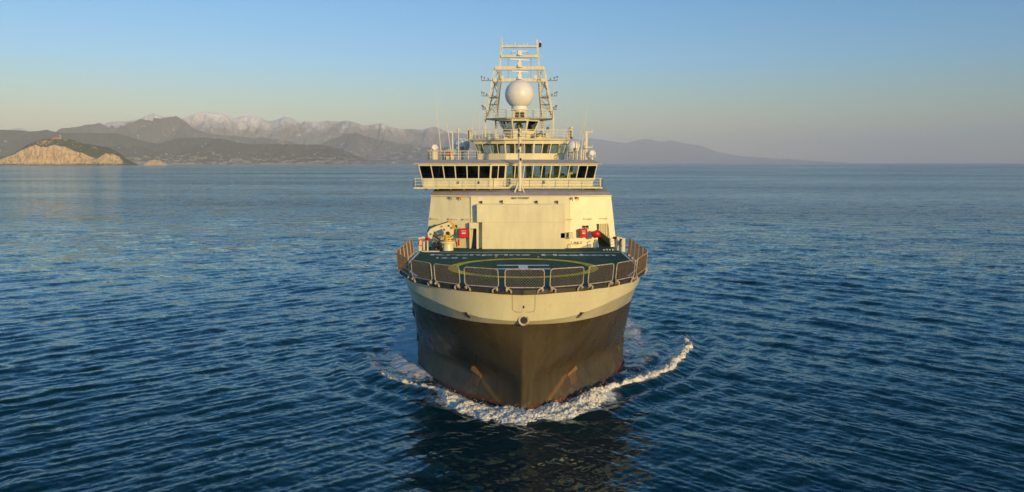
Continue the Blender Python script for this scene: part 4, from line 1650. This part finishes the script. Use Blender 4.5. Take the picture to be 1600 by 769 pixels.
# big radome on its pedestal
dx, dy, dz = at(811.5, 147.5, 97.6)
m = MB()
m.sphere((dx, dy, dz), 1.74, 40, 22, -0.86)
m.lathe((dx, dy, dz - 1.9), [(1.02, -0.02), (0.98, 0.2), (0.94, 0.45)], 28)
radome = part(m, 'radome', M_DOME, None, True, 30)
m = MB()
m.lathe((dx, dy, 25.36), [(0.9, 0), (0.9, dz - 1.92 - 25.36)], 16)
m.box(dx - 0.85, dx - 0.55, dy - 1.4, dy - 0.9, 25.365, 26.2, 0.03)
m.box(dx + 0.55, dx + 0.8, dy - 1.3, dy - 0.9, 25.365, 26.1, 0.03)
part(m, 'radome_pedestal', M_TRIM, radome)
m = MB()
for k in range(7):
    a = -0.62 + k * 0.2
    m.tube([(dx + a, dy - 0.95, 25.4), (dx + a + 0.1, dy - 1.0, 25.75), (dx + a - 0.05, dy - 0.95, 26.1)], 0.05, 5)
part(m, 'cable_bundle', M_BLACK, radome)


# smaller radomes on the bridge roof
def small_dome(px_, py_, r, Y, mat):
    x, y, z = at(px_, py_, Y)
    m = MB()
    m.sphere((x, y, z), r, 28, 16, -0.75)
    m.lathe((x, y, z - r * 0.9), [(r * 0.55, 0), (r * 0.66, r * 0.2)], 20)
    o = part(m, 'radome', mat, None, True, 30)
    m = MB()
    m.tube([(x, y, 20.36), (x, y, z - r * 0.85)], 0.22, 10)
    for s in (-1, 1):
        m.bar((x + s * 0.7, y, 20.36), (x + s * 0.15, y, z - r * 0.9), 0.07)
    part(m, 'radome_stand', M_TRIM, o)
    m = MB()
    hx, hz = x + r * 0.1, z - r * 0.35
    m.lathe((hx, y - r * 0.97, hz), [(r * 0.24, 0.0), (r * 0.24, 0.14)], 14, 'Y')
    part(m, 'access_hatch', M_GREY, o)


small_dome(896.5, 229.5, 0.80, 94.5, M_DOME)
small_dome(721.5, 227, 1.0, 101.2, M_DOME)

# searchlight drums, whip aerials, aerial posts on the bridge roof
def searchlight(px_, Y=93.0):
    x = at(px_, 240, Y)[0]
    m = MB()
    if px_ < 800:
        m.lathe((x, Y, 20.34), [(0.36, 0), (0.40, 0.1), (0.40, 0.95), (0.30, 1.02), (0.12, 1.1), (0.12, 1.3)], 16)
        zt = 21.8
    else:
        m.lathe((x, Y, 20.34), [(0.16, 0), (0.18, 0.15), (0.09, 0.3), (0.08, 0.7)], 12)
        zt = 21.15
    o = part(m, 'searchlight', M_TRIM, None, True, 40)
    m = MB()
    m.lathe((x + 0.05, Y - 0.18, zt), [(0.12, 0.42), (0.30, 0.3), (0.34, 0.02), (0.30, -0.02), (0.26, 0.04)], 18, 'Y')
    part(m, 'lamp_head', M_DOME, o, True, 40)
    m = MB()
    m.bar((x - 0.32, Y, zt - 0.5), (x - 0.36, Y, zt + 0.05), 0.05)
    m.bar((x + 0.40, Y, zt - 0.5), (x + 0.42, Y, zt + 0.05), 0.05)
    m.bar((x - 0.32, Y, zt - 0.45), (x + 0.40, Y, zt - 0.45), 0.05)
    part(m, 'yoke', M_TRIM, o)


searchlight(679)
searchlight(925)
for a, b, r in (((690, 246), (679, 140), 0.05), ((705, 240), (693, 158), 0.045), ((738, 202), (742, 158), 0.02), ((749, 216), (749, 170), 0.03),
                ((908, 234), (920, 154), 0.045), ((902, 235), (912, 190), 0.045), ((889, 203), (879, 152), 0.015), ((784, 70), (784, 58), 0.05)):
    Y = 93.2 if a[1] > 225 else 97.0
    p, q_ = at(*a, Y), at(*b, Y)
    m = MB()
    m.tube([p, tuple((p[i] * 0.6 + q_[i] * 0.4) for i in range(3)), q_], [r * 1.25, r, r * 0.35], 6)
    m.tube([(p[0], p[1], max(20.36, p[2] - 1.6) if a[1] > 225 else p[2] - 0.9), p], r * 1.9, 6)
    part(m, 'whip_aerial', M_TRIM)
m = MB()
x = at(716.5, 240, 93.4)[0]
m.tube([(x, 93.4, 20.36), (x, 93.4, at(0, 200, 93.4)[2])], 0.07, 8)
m.lathe((x, 93.4, at(0, 204, 93.4)[2]), [(0.16, -0.15), (0.16, 0.15)], 10)
m.bar((x - 0.9, 93.4, 20.6), (x, 93.4, 22.0), 0.05)
part(m, 'lamp_post', M_TRIM)
m = MB()
x = at(707.5, 240, 93.6)[0]
m.bar((x, 93.6, 20.36), (x, 93.6, at(0, 207, 93.6)[2]), 0.14)
m.bar((x, 93.6, at(0, 206.5, 93.6)[2]), (x - 0.7, 93.6, at(0, 206.5, 93.6)[2]), 0.12)
m.box(x - 0.8, x + 0.15, 93.5, 93.9, 20.37, 20.9, 0.04)
m.sphere((x + 0.15, 93.3, 21.1), 0.18, 10, 6)
part(m, 'aerial_bracket', M_TRIM)
m = MB()
m.lathe((x - 0.42, 93.2, 21.05), [(0.2, -0.1), (0.24, 0), (0.2, 0.1)], 14, 'Y')
part(m, 'lifebuoy', M_ORANGE)
m = MB()
x = at(695, 230, 95)[0]
m.bar((x, 95, 20.36), (x, 95, 21.9), 0.12)
m.bar((x - 0.3, 95, 21.6), (x + 0.6, 95, 21.8), 0.12)
m.box(x - 0.4, x + 0.9, 94.8, 95.6, 20.37, 21.3, 0.05)
part(m, 'antenna_box', M_GREY)
m = MB()
x = at(916, 240, 93.6)[0]
zt = at(0, 205.5, 93.6)[2]
m.bar((x, 93.6, 20.36), (x, 93.6, zt), 0.26)
m.bar((x - 0.35, 93.6, 20.36), (x - 0.2, 93.6, 22.5), 0.12)
m.bar((x, 93.6, zt - 0.06), (x + 0.75, 93.6, zt - 0.06), 0.12)
m.bar((x + 0.7, 93.6, zt - 0.02), (x + 0.7, 93.6, zt + 0.25), 0.08)
zz_ = at(0, 230.5, 93.6)[2]
m.bar((x, 93.6, zz_), (x + 0.75, 93.6, zz_ + 0.04), 0.12)
m.bar((x + 0.7, 93.6, zz_), (x + 0.7, 93.6, zz_ + 0.3), 0.08)
m.sphere((x - 0.12, 93.35, zz_ + 0.05), 0.24, 12, 8)
part(m, 'aerial_bracket', M_TRIM)
railing('railing', [(-10.6, 95.5, 20.36), (-10.6, 92.6, 20.36), (-5.0, 92.4, 20.36), (-4.6, 95.2, 20.36)], 1.0, 3, 0.9)
railing('railing', [(5.6, 95.2, 20.36), (5.7, 93.6, 20.36), (8.0, 93.6, 20.36), (8.0, 97, 20.36)], 1.0, 3, 0.8)

# ---- foremast in front of the bridge
m = MB()
fx = at(812, 250, 89.3)[0]
zt = at(812, 196, 89.3)[2]
m.tube([(fx, 89.3, 16.85), (fx, 89.3, 20.5), (fx, 89.3, zt)], [0.22, 0.20, 0.15], 12)
m.bar((fx - 0.55, 89.0, 16.7), (fx - 0.1, 89.3, 17.9), 0.14)
m.bar((fx + 0.5, 89.0, 16.7), (fx + 0.1, 89.3, 17.9), 0.14)
m.bar((fx + 0.26, 89.3, 16.8), (fx + 0.26, 89.3, zt - 1), 0.04)
fm = part(m, 'foremast', M_TRIM, None, True, 40)
for zz_ in (20.4, 21.35, 22.0, 23.1, 23.6, zt - 0.1):
    m = MB()
    s = -1 if int(zz_ * 7) % 2 else 1
    m.lathe((fx + s * 0.10, 89.12, zz_), [(0.09, -0.13), (0.12, 0), (0.09, 0.13)], 10)
    m.box(fx - 0.2, fx + 0.2, 89.1, 89.5, zz_ - 0.22, zz_ - 0.17)
    part(m, 'navigation_lamp', M_BLACK, fm)
m = MB()
m.tube([(fx - 0.45, 89.2, zt - 0.35), (fx - 0.42, 89.2, zt + 0.05), (fx, 89.2, zt + 0.2), (fx + 0.28, 89.2, zt), (fx + 0.3, 89.2, zt - 0.3)], 0.06, 6)
part(m, 'mast_loop', M_BLACK, fm)

# ---- main mast
MY = 98.6
mast = MB()
A = lambda px_, py_, Y=MY: at(px_, py_, Y)
# legs
for pts, w in (([(758.5, 214), (758.5, 183), (773.5, 106)], 0.19), ([(864.5, 214), (864.5, 183), (850, 106)], 0.21),
               ([(774.5, 214), (774.5, 183), (781, 110), (784, 68)], 0.20), ([(848, 214), (848, 183), (842.5, 110), (839, 62)], 0.20)):
    for a, b in zip(pts[:-1], pts[1:]):
        mast.bar(A(*a), A(*b), w)
for (x0, x1, y, h) in ((770.5, 854.5, 125.5, 0.40), (773, 850.5, 106.8, 0.42), (782.5, 840.5, 88.2, 0.32), (785, 838.5, 73.2, 0.20)):
    a, b = A(x0, y), A(x1, y)
    mast.box(a[0], b[0], MY - 0.25, MY + 0.25, a[2] - h / 2, a[2] + h / 2)
mm = part(mast, 'mast', M_TRIM)
# rear pair of legs, bracing and ladders
m = MB()
B2 = lambda px_, py_: at(px_, py_, MY + 2.2)
for (a, b) in (((776, 182), (783, 128)), ((846, 182), (841, 128)), ((762, 182), (774, 128)), ((861, 182), (851, 128))):
    m.bar(B2(*a), B2(*b), 0.12)
for s in (0, 1):
    f = (lambda x: x) if s == 0 else (lambda x: 1623 - x)
    for (a, b) in (((761, 180), (779, 152)), ((766, 150), (779, 152)), ((771, 128), (778.5, 150)), ((779, 126), (768, 140)), ((763, 163), (777, 163))):
        m.bar(A(f(a[0]), a[1], MY + 0.4), A(f(b[0]), b[1], MY + 0.4), 0.085)
    # ladder
    p0, p1 = A(f(775.5), 200, MY - 0.4), A(f(781.5), 110, MY - 0.4)
    for o_ in (-0.17, 0.17):
        m.bar((p0[0] + o_, p0[1], p0[2]), (p1[0] + o_, p1[1], p1[2]), 0.04)
    for k in range(26):
        t = k / 25
        x, z = p0[0] + (p1[0] - p0[0]) * t, p0[2] + (p1[2] - p0[2]) * t
        m.bar((x - 0.17, p0[1], z), (x + 0.17, p0[1], z), 0.045)
    for (a, b) in (((774, 176), (765, 168)), ((763, 176), (776, 166)), ((768, 158), (778, 146)), ((778, 158), (769, 146)), ((771, 138), (779.5, 128)), ((771, 128), (780, 138)), ((775, 118), (782, 108)), ((774, 108), (781, 118))):
        m.bar(A(f(a[0]), a[1], MY + 0.25), A(f(b[0]), b[1], MY + 0.25), 0.06)
    # landings
    for y in (152, 163):
        a, b = A(f(765), y, MY), A(f(779), y, MY)
        m.box(min(a[0], b[0]), max(a[0], b[0]), MY - 0.3, MY + 0.9, a[2] - 0.06, a[2])
m.bar(A(794, 126), A(794, 88), 0.05)
m.bar(A(829.5, 126), A(829.5, 88), 0.07)
m.bar(A(796, 88), A(801, 79), 0.05)
m.bar(A(827, 88), A(822, 79), 0.05)
part(m, 'mast_bracing', worn('shaded_steel', (0.30, 0.28, 0.24), 0.55, 0.2, 3), mm)  # darker than the mast's own paint: shade on the bracing put into its colour
# spreaders with small instruments
for s in (0, 1):
    f = (lambda x: x) if s == 0 else (lambda x: 1623 - x)
    for y, xi, xo in ((126, 770, 752.5), (150, 765.5, 753), (171, 761, 753.5)):
        m = MB()
        a, b = A(f(xi), y), A(f(xo), y)
        m.bar(a, b, 0.10)
        for t, hh in ((0.75, 0.35), (1.0, 0.45), (0.4, 0.2)):
            x = a[0] + (b[0] - a[0]) * t
            m.bar((x, MY, a[2]), (x, MY, a[2] + hh), 0.07)
            m.sphere((x, MY, a[2] + hh), 0.11, 8, 5)
        part(m, 'spreader', M_GREY, mm)
    m = MB()
    m.bar(A(f(757.5), 122), A(f(757.5), 168), 0.035)
    part(m, 'aerial_wire', M_TRIM, mm)
# yard ends and the row of instruments along the top yard
m = MB()
m.bar(A(779, 88), A(785, 88), 0.06)
m.bar(A(838, 88), A(848, 87.5), 0.06)
for k, px_ in enumerate((789, 793, 797, 800, 804, 805.5, 810, 813, 817, 819.5, 824, 829, 833)):
    a = A(px_, 72)
    hh = (0.18, 0.22, 0.3, 0.15, 0.38, 0.34, 0.22, 0.16, 0.3, 0.36, 0.28, 0.16, 0.22)[k]
    m.bar(a, (a[0], a[1], a[2] + hh), 0.07)
    if k % 2 == 0:
        m.sphere((a[0], a[1], a[2] + hh), 0.09, 8, 5)
for dx_ in (-1.3, 0, 1.3):
    a, b = A(784 + dx_, 72), A(784 + dx_, 58)
    m.bar(a, b, 0.04)
part(m, 'instruments', M_TRIM, mm)
m = MB()
a = A(844, 71)
m.bar((a[0] - 0.4, a[1], a[2] - 0.2), (a[0], a[1], a[2] - 0.2), 0.06)
m.lathe((a[0], a[1], a[2] - 0.2), [(0.14, 0), (0.16, 0.1), (0.16, 0.4), (0.1, 0.5)], 10)
part(m, 'mast_camera', M_BLACK, mm)
m = MB()
m.lathe((a[0], a[1], a[2] + 0.3), [(0.14, 0), (0.18, 0.12), (0.05, 0.25)], 10)
part(m, 'camera_cap', M_DOME, mm)


# radar scanners turning on stub posts
def radar(px0, px1, py0, py1, ybase, ang):
    cx, cy = (px0 + px1) / 2, (py0 + py1) / 2
    c = Vector(A(cx, cy, MY - 0.3))
    base = A(cx + 1, ybase, MY - 0.3)
    m = MB()
    m.lathe((c.x, c.y, base[2]), [(0.34, 0), (0.30, 0.2), (0.20, c.z - base[2] - 0.2), (0.14, c.z - base[2] - 0.02)], 12)
    m.box(c.x - 0.26, c.x + 0.26, c.y - 0.3, c.y + 0.2, base[2] + 0.15, base[2] + 0.6, 0.05)
    o = part(m, 'radar', M_DOME)
    half = (px1 - px0) / 2 / 1242.0 * 98.8 / math.cos(ang)
    d = Vector((math.cos(ang), math.sin(ang), 0))
    n_ = Vector((-math.sin(ang), math.cos(ang), 0))
    e0, e1 = c - d * half, c + d * half
    tilt = (py0 - py1) / 2 / 1242.0 * 98.8
    e0.z += -tilt * -1 if False else 0
    m = MB()
    m.hexa([e0 - n_ * 0.10 - Vector((0, 0, 0.06)), e1 - n_ * 0.10 - Vector((0, 0, 0.06)), e1 + n_ * 0.10 - Vector((0, 0, 0.06)), e0 + n_ * 0.10 - Vector((0, 0, 0.06))],
           [e0 - n_ * 0.06 + Vector((0, 0, 0.08)), e1 - n_ * 0.06 + Vector((0, 0, 0.08)), e1 + n_ * 0.06 + Vector((0, 0, 0.08)), e0 + n_ * 0.06 + Vector((0, 0, 0.08))])
    part(m, 'radar_bar', M_DOME, o)


radar(800, 824, 79, 82, 87, 0.0)
radar(797, 826, 96, 91, 105, 0.5)
radar(799, 824, 115, 109, 124, 0.45)
m = MB()
for px_, py_ in ((784, 121), (837, 120.5)):
    a = A(px_, py_, MY - 0.3)
    m.lathe((a[0], a[1] - 0.1, a[2]), [(0.10, 0.3), (0.26, 0.05), (0.26, 0.0)], 14, 'Y')
parts(m, 'horn', M_TRIM, mm)

# ---- knuckle-boom crane folded up on the left of the helideck
CY = 86.3
K = lambda px_, py_, Y=CY: at(px_, py_, Y)
cx = K(700, 380)[0]
m = MB()
m.lathe((cx, CY, 10.5), [(0.62, 0), (0.58, 0.1), (0.56, 0.75), (0.90, 0.82), (0.92, 1.02), (0.6, 1.06)], 26)
crane = part(m, 'crane', M_WHITE, None, True, 35)
m = MB()
m.lathe((cx, CY, 11.56), [(0.62, 0), (0.62, 0.12), (0.45, 0.14)], 18)
for k in range(7):
    a = k * 0.9
    m.box(cx + 0.5 * math.cos(a) - 0.13, cx + 0.5 * math.cos(a) + 0.13, CY + 0.5 * math.sin(a) - 0.13, CY + 0.5 * math.sin(a) + 0.13, 11.62, 11.8 + 0.22 * (k % 3), 0.03)
m.bar((cx - 0.1, CY - 0.5, 11.6), (cx + 0.35, CY - 0.5, 12.3), 0.12)
part(m, 'slewing_gear', M_YELLOW, crane)
m = MB()
prof = [K(694, 373), K(706, 373), K(709, 366), K(709.5, 357), K(706, 350), K(701, 347), K(696, 348.5), K(692, 353), K(694, 362)]
m.rings([[(x, CY - 0.35, z) for x, y, z in prof], [(x, CY + 0.45, z) for x, y, z in prof]])
king = part(m, 'king_post', M_WHITE, crane)
m = MB()
arc = [K(699, 346.5), K(704, 347.5), K(708.5, 352), K(711, 359), K(711, 364)]
for d_ in (-0.30, 0.40):
    m.tube([(x, CY + d_, z) for x, y, z in arc], 0.10, 6)
m.rings([[(x, CY - 0.3, z) for x, y, z in arc] + [(x - 0.12, CY - 0.3, z - 0.1) for x, y, z in reversed(arc)],
         [(x, CY + 0.4, z) for x, y, z in arc] + [(x - 0.12, CY + 0.4, z - 0.1) for x, y, z in reversed(arc)]])
part(m, 'sheave_guard', M_YELLOW, crane)
m = MB()
jib = [K(701, 349), K(695, 347.5), K(684, 352), K(673, 357.5), K(668.5, 364), K(670, 371), K(675, 373), K(676, 367), K(679, 362), K(690, 357.5), K(700, 358)]
m.rings([[(x, CY - 0.42, z) for x, y, z in jib], [(x, CY - 0.10, z) for x, y, z in jib]])
m.rings([[(x, CY + 0.20, z) for x, y, z in jib], [(x, CY + 0.50, z) for x, y, z in jib]])
jb = part(m, 'boom', M_WHITE, crane)
m = MB()
for (a, b) in (((700, 346.5), (671, 356)), ((671, 356), (667.5, 363))):
    m.tube([K(*a, CY - 0.46), K(*b, CY - 0.46)], 0.055, 6)
part(m, 'hose', M_BLACK, jb)
for k, (px_, py_, r, mt) in enumerate(((690, 354, 0.10, M_GREY), (701, 353, 0.11, M_BLACK), (700, 364.5, 0.20, M_BLACK), (673, 366, 0.12, M_GREY), (694, 359, 0.12, M_RED), (706, 356, 0.12, M_GREY))):
    x, y, z = K(px_, py_, CY - 0.45)
    m = MB()
    m.lathe((x, y - 0.02, z), [(r, 0.1), (r, -0.02), (r * 0.7, -0.05)], 14, 'Y')
    part(m, 'pivot_pin', mt, jb)
m = MB()
m.tube([K(676, 362, CY), K(690, 368, CY), K(695, 372, CY)], 0.09, 8)
m.tube([K(681, 366, CY + .1), K(688, 372, CY + .1)], 0.22, 10)
part(m, 'ram', M_GREY, crane)
m = MB()
for pts in ([(703, 371), (711, 366), (712, 358)], [(698, 374), (690, 377), (684, 372)], [(678, 362), (684, 369), (690, 366)], [(705, 374), (712, 374), (714, 386)]):
    m.tube([K(a, b, CY - 0.5) for a, b in pts], 0.05, 6)
part(m, 'hydraulic_line', M_BLACK, crane)
# winch and stores in the lee of the crane
m = MB()
x0, x1 = K(674, 380, 87)[0], K(690, 380, 87)[0]
m.box(x0, x1, 86.7, 87.9, 10.503, 11.5, 0.08)
m.box(x0 + 0.2, x0 + 0.8, 86.6, 86.9, 11.5, 12.1, 0.05)
wb = part(m, 'winch_housing', M_GREY)
m = MB()
m.lathe((x0 + 0.75, 86.4, 11.0), [(0.42, -0.3), (0.42, -0.22), (0.2, -0.2), (0.2, 0.2), (0.42, 0.22), (0.42, 0.3)], 16, 'X')
part(m, 'winch_drum', M_BLACK, wb)
m = MB()
m.tube([K(714, 386, 87.3), K(714, 378, 87.3)], 0.05, 6)
m.box(*(K(712.5, 0, 87.3)[0], K(715.5, 0, 87.3)[0]), 87.2, 87.4, 10.9, 11.6, 0.03)
part(m, 'hydrant', M_RED)
# foam monitors and boards with lifebuoys at both ends of the aft deck line
def monitor(px_, Y):
    x = at(px_, 380, Y)[0]
    m = MB()
    m.lathe((x, Y, 10.5), [(0.3, 0), (0.3, 0.05), (0.09, 0.12), (0.08, 1.15), (0.14, 1.2)], 12)
    o = part(m, 'fire_monitor', M_WHITE, None, True, 40)
    m = MB()
    m.box(x - 0.28, x + 0.28, Y - 0.15, Y + 0.15, 11.72, 12.0, 0.07)
    m.tube([(x, Y - 0.1, 11.86), (x + 0.1, Y - 0.6, 12.02)], [0.09, 0.05], 8)
    part(m, 'nozzle', M_RED, o)


monitor(668, 85.0)
monitor(961.5, 86.3)
for px_, Y, col in ((656.5, 85.3, 1), (661.5, 86.2, 0), (965.5, 86.0, 0), (970, 85.2, 1), (974.5, 84.6, 0)):
    x = at(px_, 380, Y)[0]
    m = MB()
    m.box(x - 0.17, x + 0.17, Y, Y + 0.08, 10.503, 12.0, 0.02)
    o = part(m, 'lifebuoy_board', M_WHITE)
    if col:
        m = MB()
        m.tube([(x + 0.10 + 0.22 * math.cos(k * math.pi / 10), Y - 0.06, 11.45 + 0.34 * math.sin(k * math.pi / 10)) for k in range(20)], 0.07, 6, closed=True)
        part(m, 'lifebuoy', M_ORANGE, o)
for px_, Y in ((651, 85.6), (978, 85.4)):
    x = at(px_, 388, Y)[0]
    s = -1 if px_ < 800 else 1
    railing('railing', [(s * 10.8, 84.9, 10.5), (s * 10.8, 95, 10.5)], 1.1, 3, 1.0)
m = MB()
for k in range(5):
    m.box(9.0 + k * 0.33, 9.22 + k * 0.33, 85.9 + 0.12 * (k % 3), 86.3 + 0.1 * (k % 2), 10.503, 10.62 + 0.05 * (k % 2), 0.03)
parts(m, 'lashing_point', M_TRIM)
m = MB()
m.box(-10.6, -8.7, 84.7, 85.1, 10.503, 10.60, 0.02)
part(m, 'deck_step', M_TRIM)

# ------------------------------------------------------------------ buildings on the far shore
M_PALE = worn('pale_render', (0.50, 0.46, 0.38), 0.8, 0.1, 0.05, False)
M_TILE = worn('terracotta_tiles', (0.42, 0.15, 0.08), 0.9, 0.2, 0.1, False)
M_PINK = worn('faded_red_walls', (0.62, 0.24, 0.15), 0.85, 0.1, 0.05, False)

lx, ly, lz = isle(104, -0.04)
lh = empty('lighthouse', (lx, ly, lz - 3), 'white lighthouse with low reddish keeper\'s house on top of the cliffy island', 'lighthouse')
m = MB()
m.lathe((0, 0, 0), [(9, 0), (8, 22), (7.2, 40), (10, 41), (10, 43)], 16)
m.build('tower', M_PALE, lh, True)
m = MB()
m.lathe((0, 0, 43), [(5, 0), (5, 7), (6, 7.2), (0.4, 12)], 14)
m.build('lantern', M_PALE, lh)
m = MB()
m.box(-66, -9, -9, 9, -14, 20)
m.box(-80, -50, -12, 6, -22, 14)
m.build('keepers_house', M_PINK, lh)
m = MB()
m.rings([[(-67, -10, 20.05), (-8.5, -10, 20.05), (-8.5, 10, 20.05), (-67, 10, 20.05)], [(-62, -1, 26), (-13, -1, 26), (-13, 1, 26), (-62, 1, 26)]])
m.build('roof', M_TILE, lh)
lh.scale = (0.8, 0.8, 0.8)

# a small white motor yacht far out towards the right-hand horizon
yx = (1234 - 800) / 1242.0 * 8200
bt = empty('motor_yacht', (yx, 8200, 0), 'tiny pale boat far out on the right-hand horizon', 'boat')
bt.rotation_euler = (0, 0, 1.2)
m = MB()
m.rings([[(-4, -16, -0.5), (4, -16, -0.5), (4, 6, -0.5), (0.3, 18, -0.5), (-0.3, 18, -0.5), (-4, 6, -0.5)], [(-5, -17, 5), (5, -17, 5), (5, 7, 5), (0.3, 21, 5.5), (-0.3, 21, 5.5), (-5, 7, 5)]])
m.build('yacht_hull', M_PALE, bt)
m = MB()
m.box(-3.6, 3.6, -12, 6, 5, 9, 0.8)
m.box(-2.6, 2.6, -9, 2, 9, 12, 0.8)
m.build('cabin', M_PALE, bt)
m = MB()
m.tube([(0, -4, 12), (0, -4, 18)], 0.3, 6)
m.build('mast', M_PALE, bt)

# houses strung along the coastal hills, each one a small block under a low tiled roof
def make_house(w, d, h):
    root = empty('house', (0, 0, 0), 'pale block-like house with a low tiled roof on the far wooded coast', 'house', 'houses scattered along the far coast')
    m = MB()
    m.box(-w / 2, w / 2, -d / 2, d / 2, -8, h)
    m.build('walls', M_PALE, root)
    m = MB()
    m.rings([[(-w / 2 - 1, -d / 2 - 1, h + 0.1), (w / 2 + 1, -d / 2 - 1, h + 0.1), (w / 2 + 1, d / 2 + 1, h + 0.1), (-w / 2 - 1, d / 2 + 1, h + 0.1)],
             [(-w / 2 + 3, -0.5, h + 3.5), (w / 2 - 3, -0.5, h + 3.5), (w / 2 - 3, 0.5, h + 3.5), (-w / 2 + 3, 0.5, h + 3.5)]])
    m.build('roof', M_TILE, root)
    return root


houses = [make_house(20, 14, 9), make_house(30, 16, 12), make_house(14, 12, 14)]
hr = random.Random(5)
spots = [(270, -0.93), (266, -0.9), (281, -0.93), (288, -0.9), (296, -0.92), (303, -0.93), (312, -0.95), (262, -0.88), (276, -0.9)]
spots += [(hr.uniform(190, 330), hr.uniform(-0.85, -0.45)) for _ in range(16)] + [(hr.uniform(330, 570), hr.uniform(-0.95, -0.6)) for _ in range(16)]
spots += [(hr.uniform(10, 60), hr.uniform(-0.8, -0.4)) for _ in range(5)]
for i, (px_, r_) in enumerate(spots):
    src = houses[i % 3]
    if i < 3:
        o = src
    else:
        o = src.copy()
        COL.objects.link(o)
        for ch in src.children:
            c = ch.copy()
            COL.objects.link(c)
            c.parent = o
    x, y, z = coast(px_, r_)
    where = ('on the hillside left behind the cliffy island', 'behind the cliffy island') if px_ < 100 else \
        ('on the low shore strip beyond the rock islet', 'on the shore beyond the rock islet') if i < 9 else \
        ('on the wooded slope between island and rock islet', 'on the slope beyond the rock islet') if px_ < 330 else \
        ('low on the headland below the snowy mountains', 'on the headland under the snowy mountains')
    o['label'] = 'small pale tiled house ' + where[0]
    o['group'] = 'far houses ' + where[1]
    o.location = (x, y, z)
    o.rotation_euler = (0, 0, hr.uniform(-0.6, 0.6))
houses[0]['label'] = 'white house on the low shore just beyond the small rock islet'

# ------------------------------------------------------------------ the air
def build_haze(dens=2.0e-5):
    m = bpy.data.materials.new('haze')
    m.use_nodes = True
    t = m.node_tree
    t.nodes.clear()
    out = t.nodes.new('ShaderNodeOutputMaterial')
    pv = t.nodes.new('ShaderNodeVolumePrincipled')
    pv.inputs['Color'].default_value = HAZE_COLOR
    pv.inputs['Density'].default_value = dens
    pv.inputs['Anisotropy'].default_value = -0.3
    t.links.new(pv.outputs[0], out.inputs['Volume'])
    mb = MB()
    mb.box(-30000, 30000, -600, 62000, -6, 1950)
    o = mb.build('haze', m)
    o['kind'] = 'stuff'
    return o


HAZE_COLOR = (0.70, 0.79, 0.94, 1)
build_haze(3.7e-5)
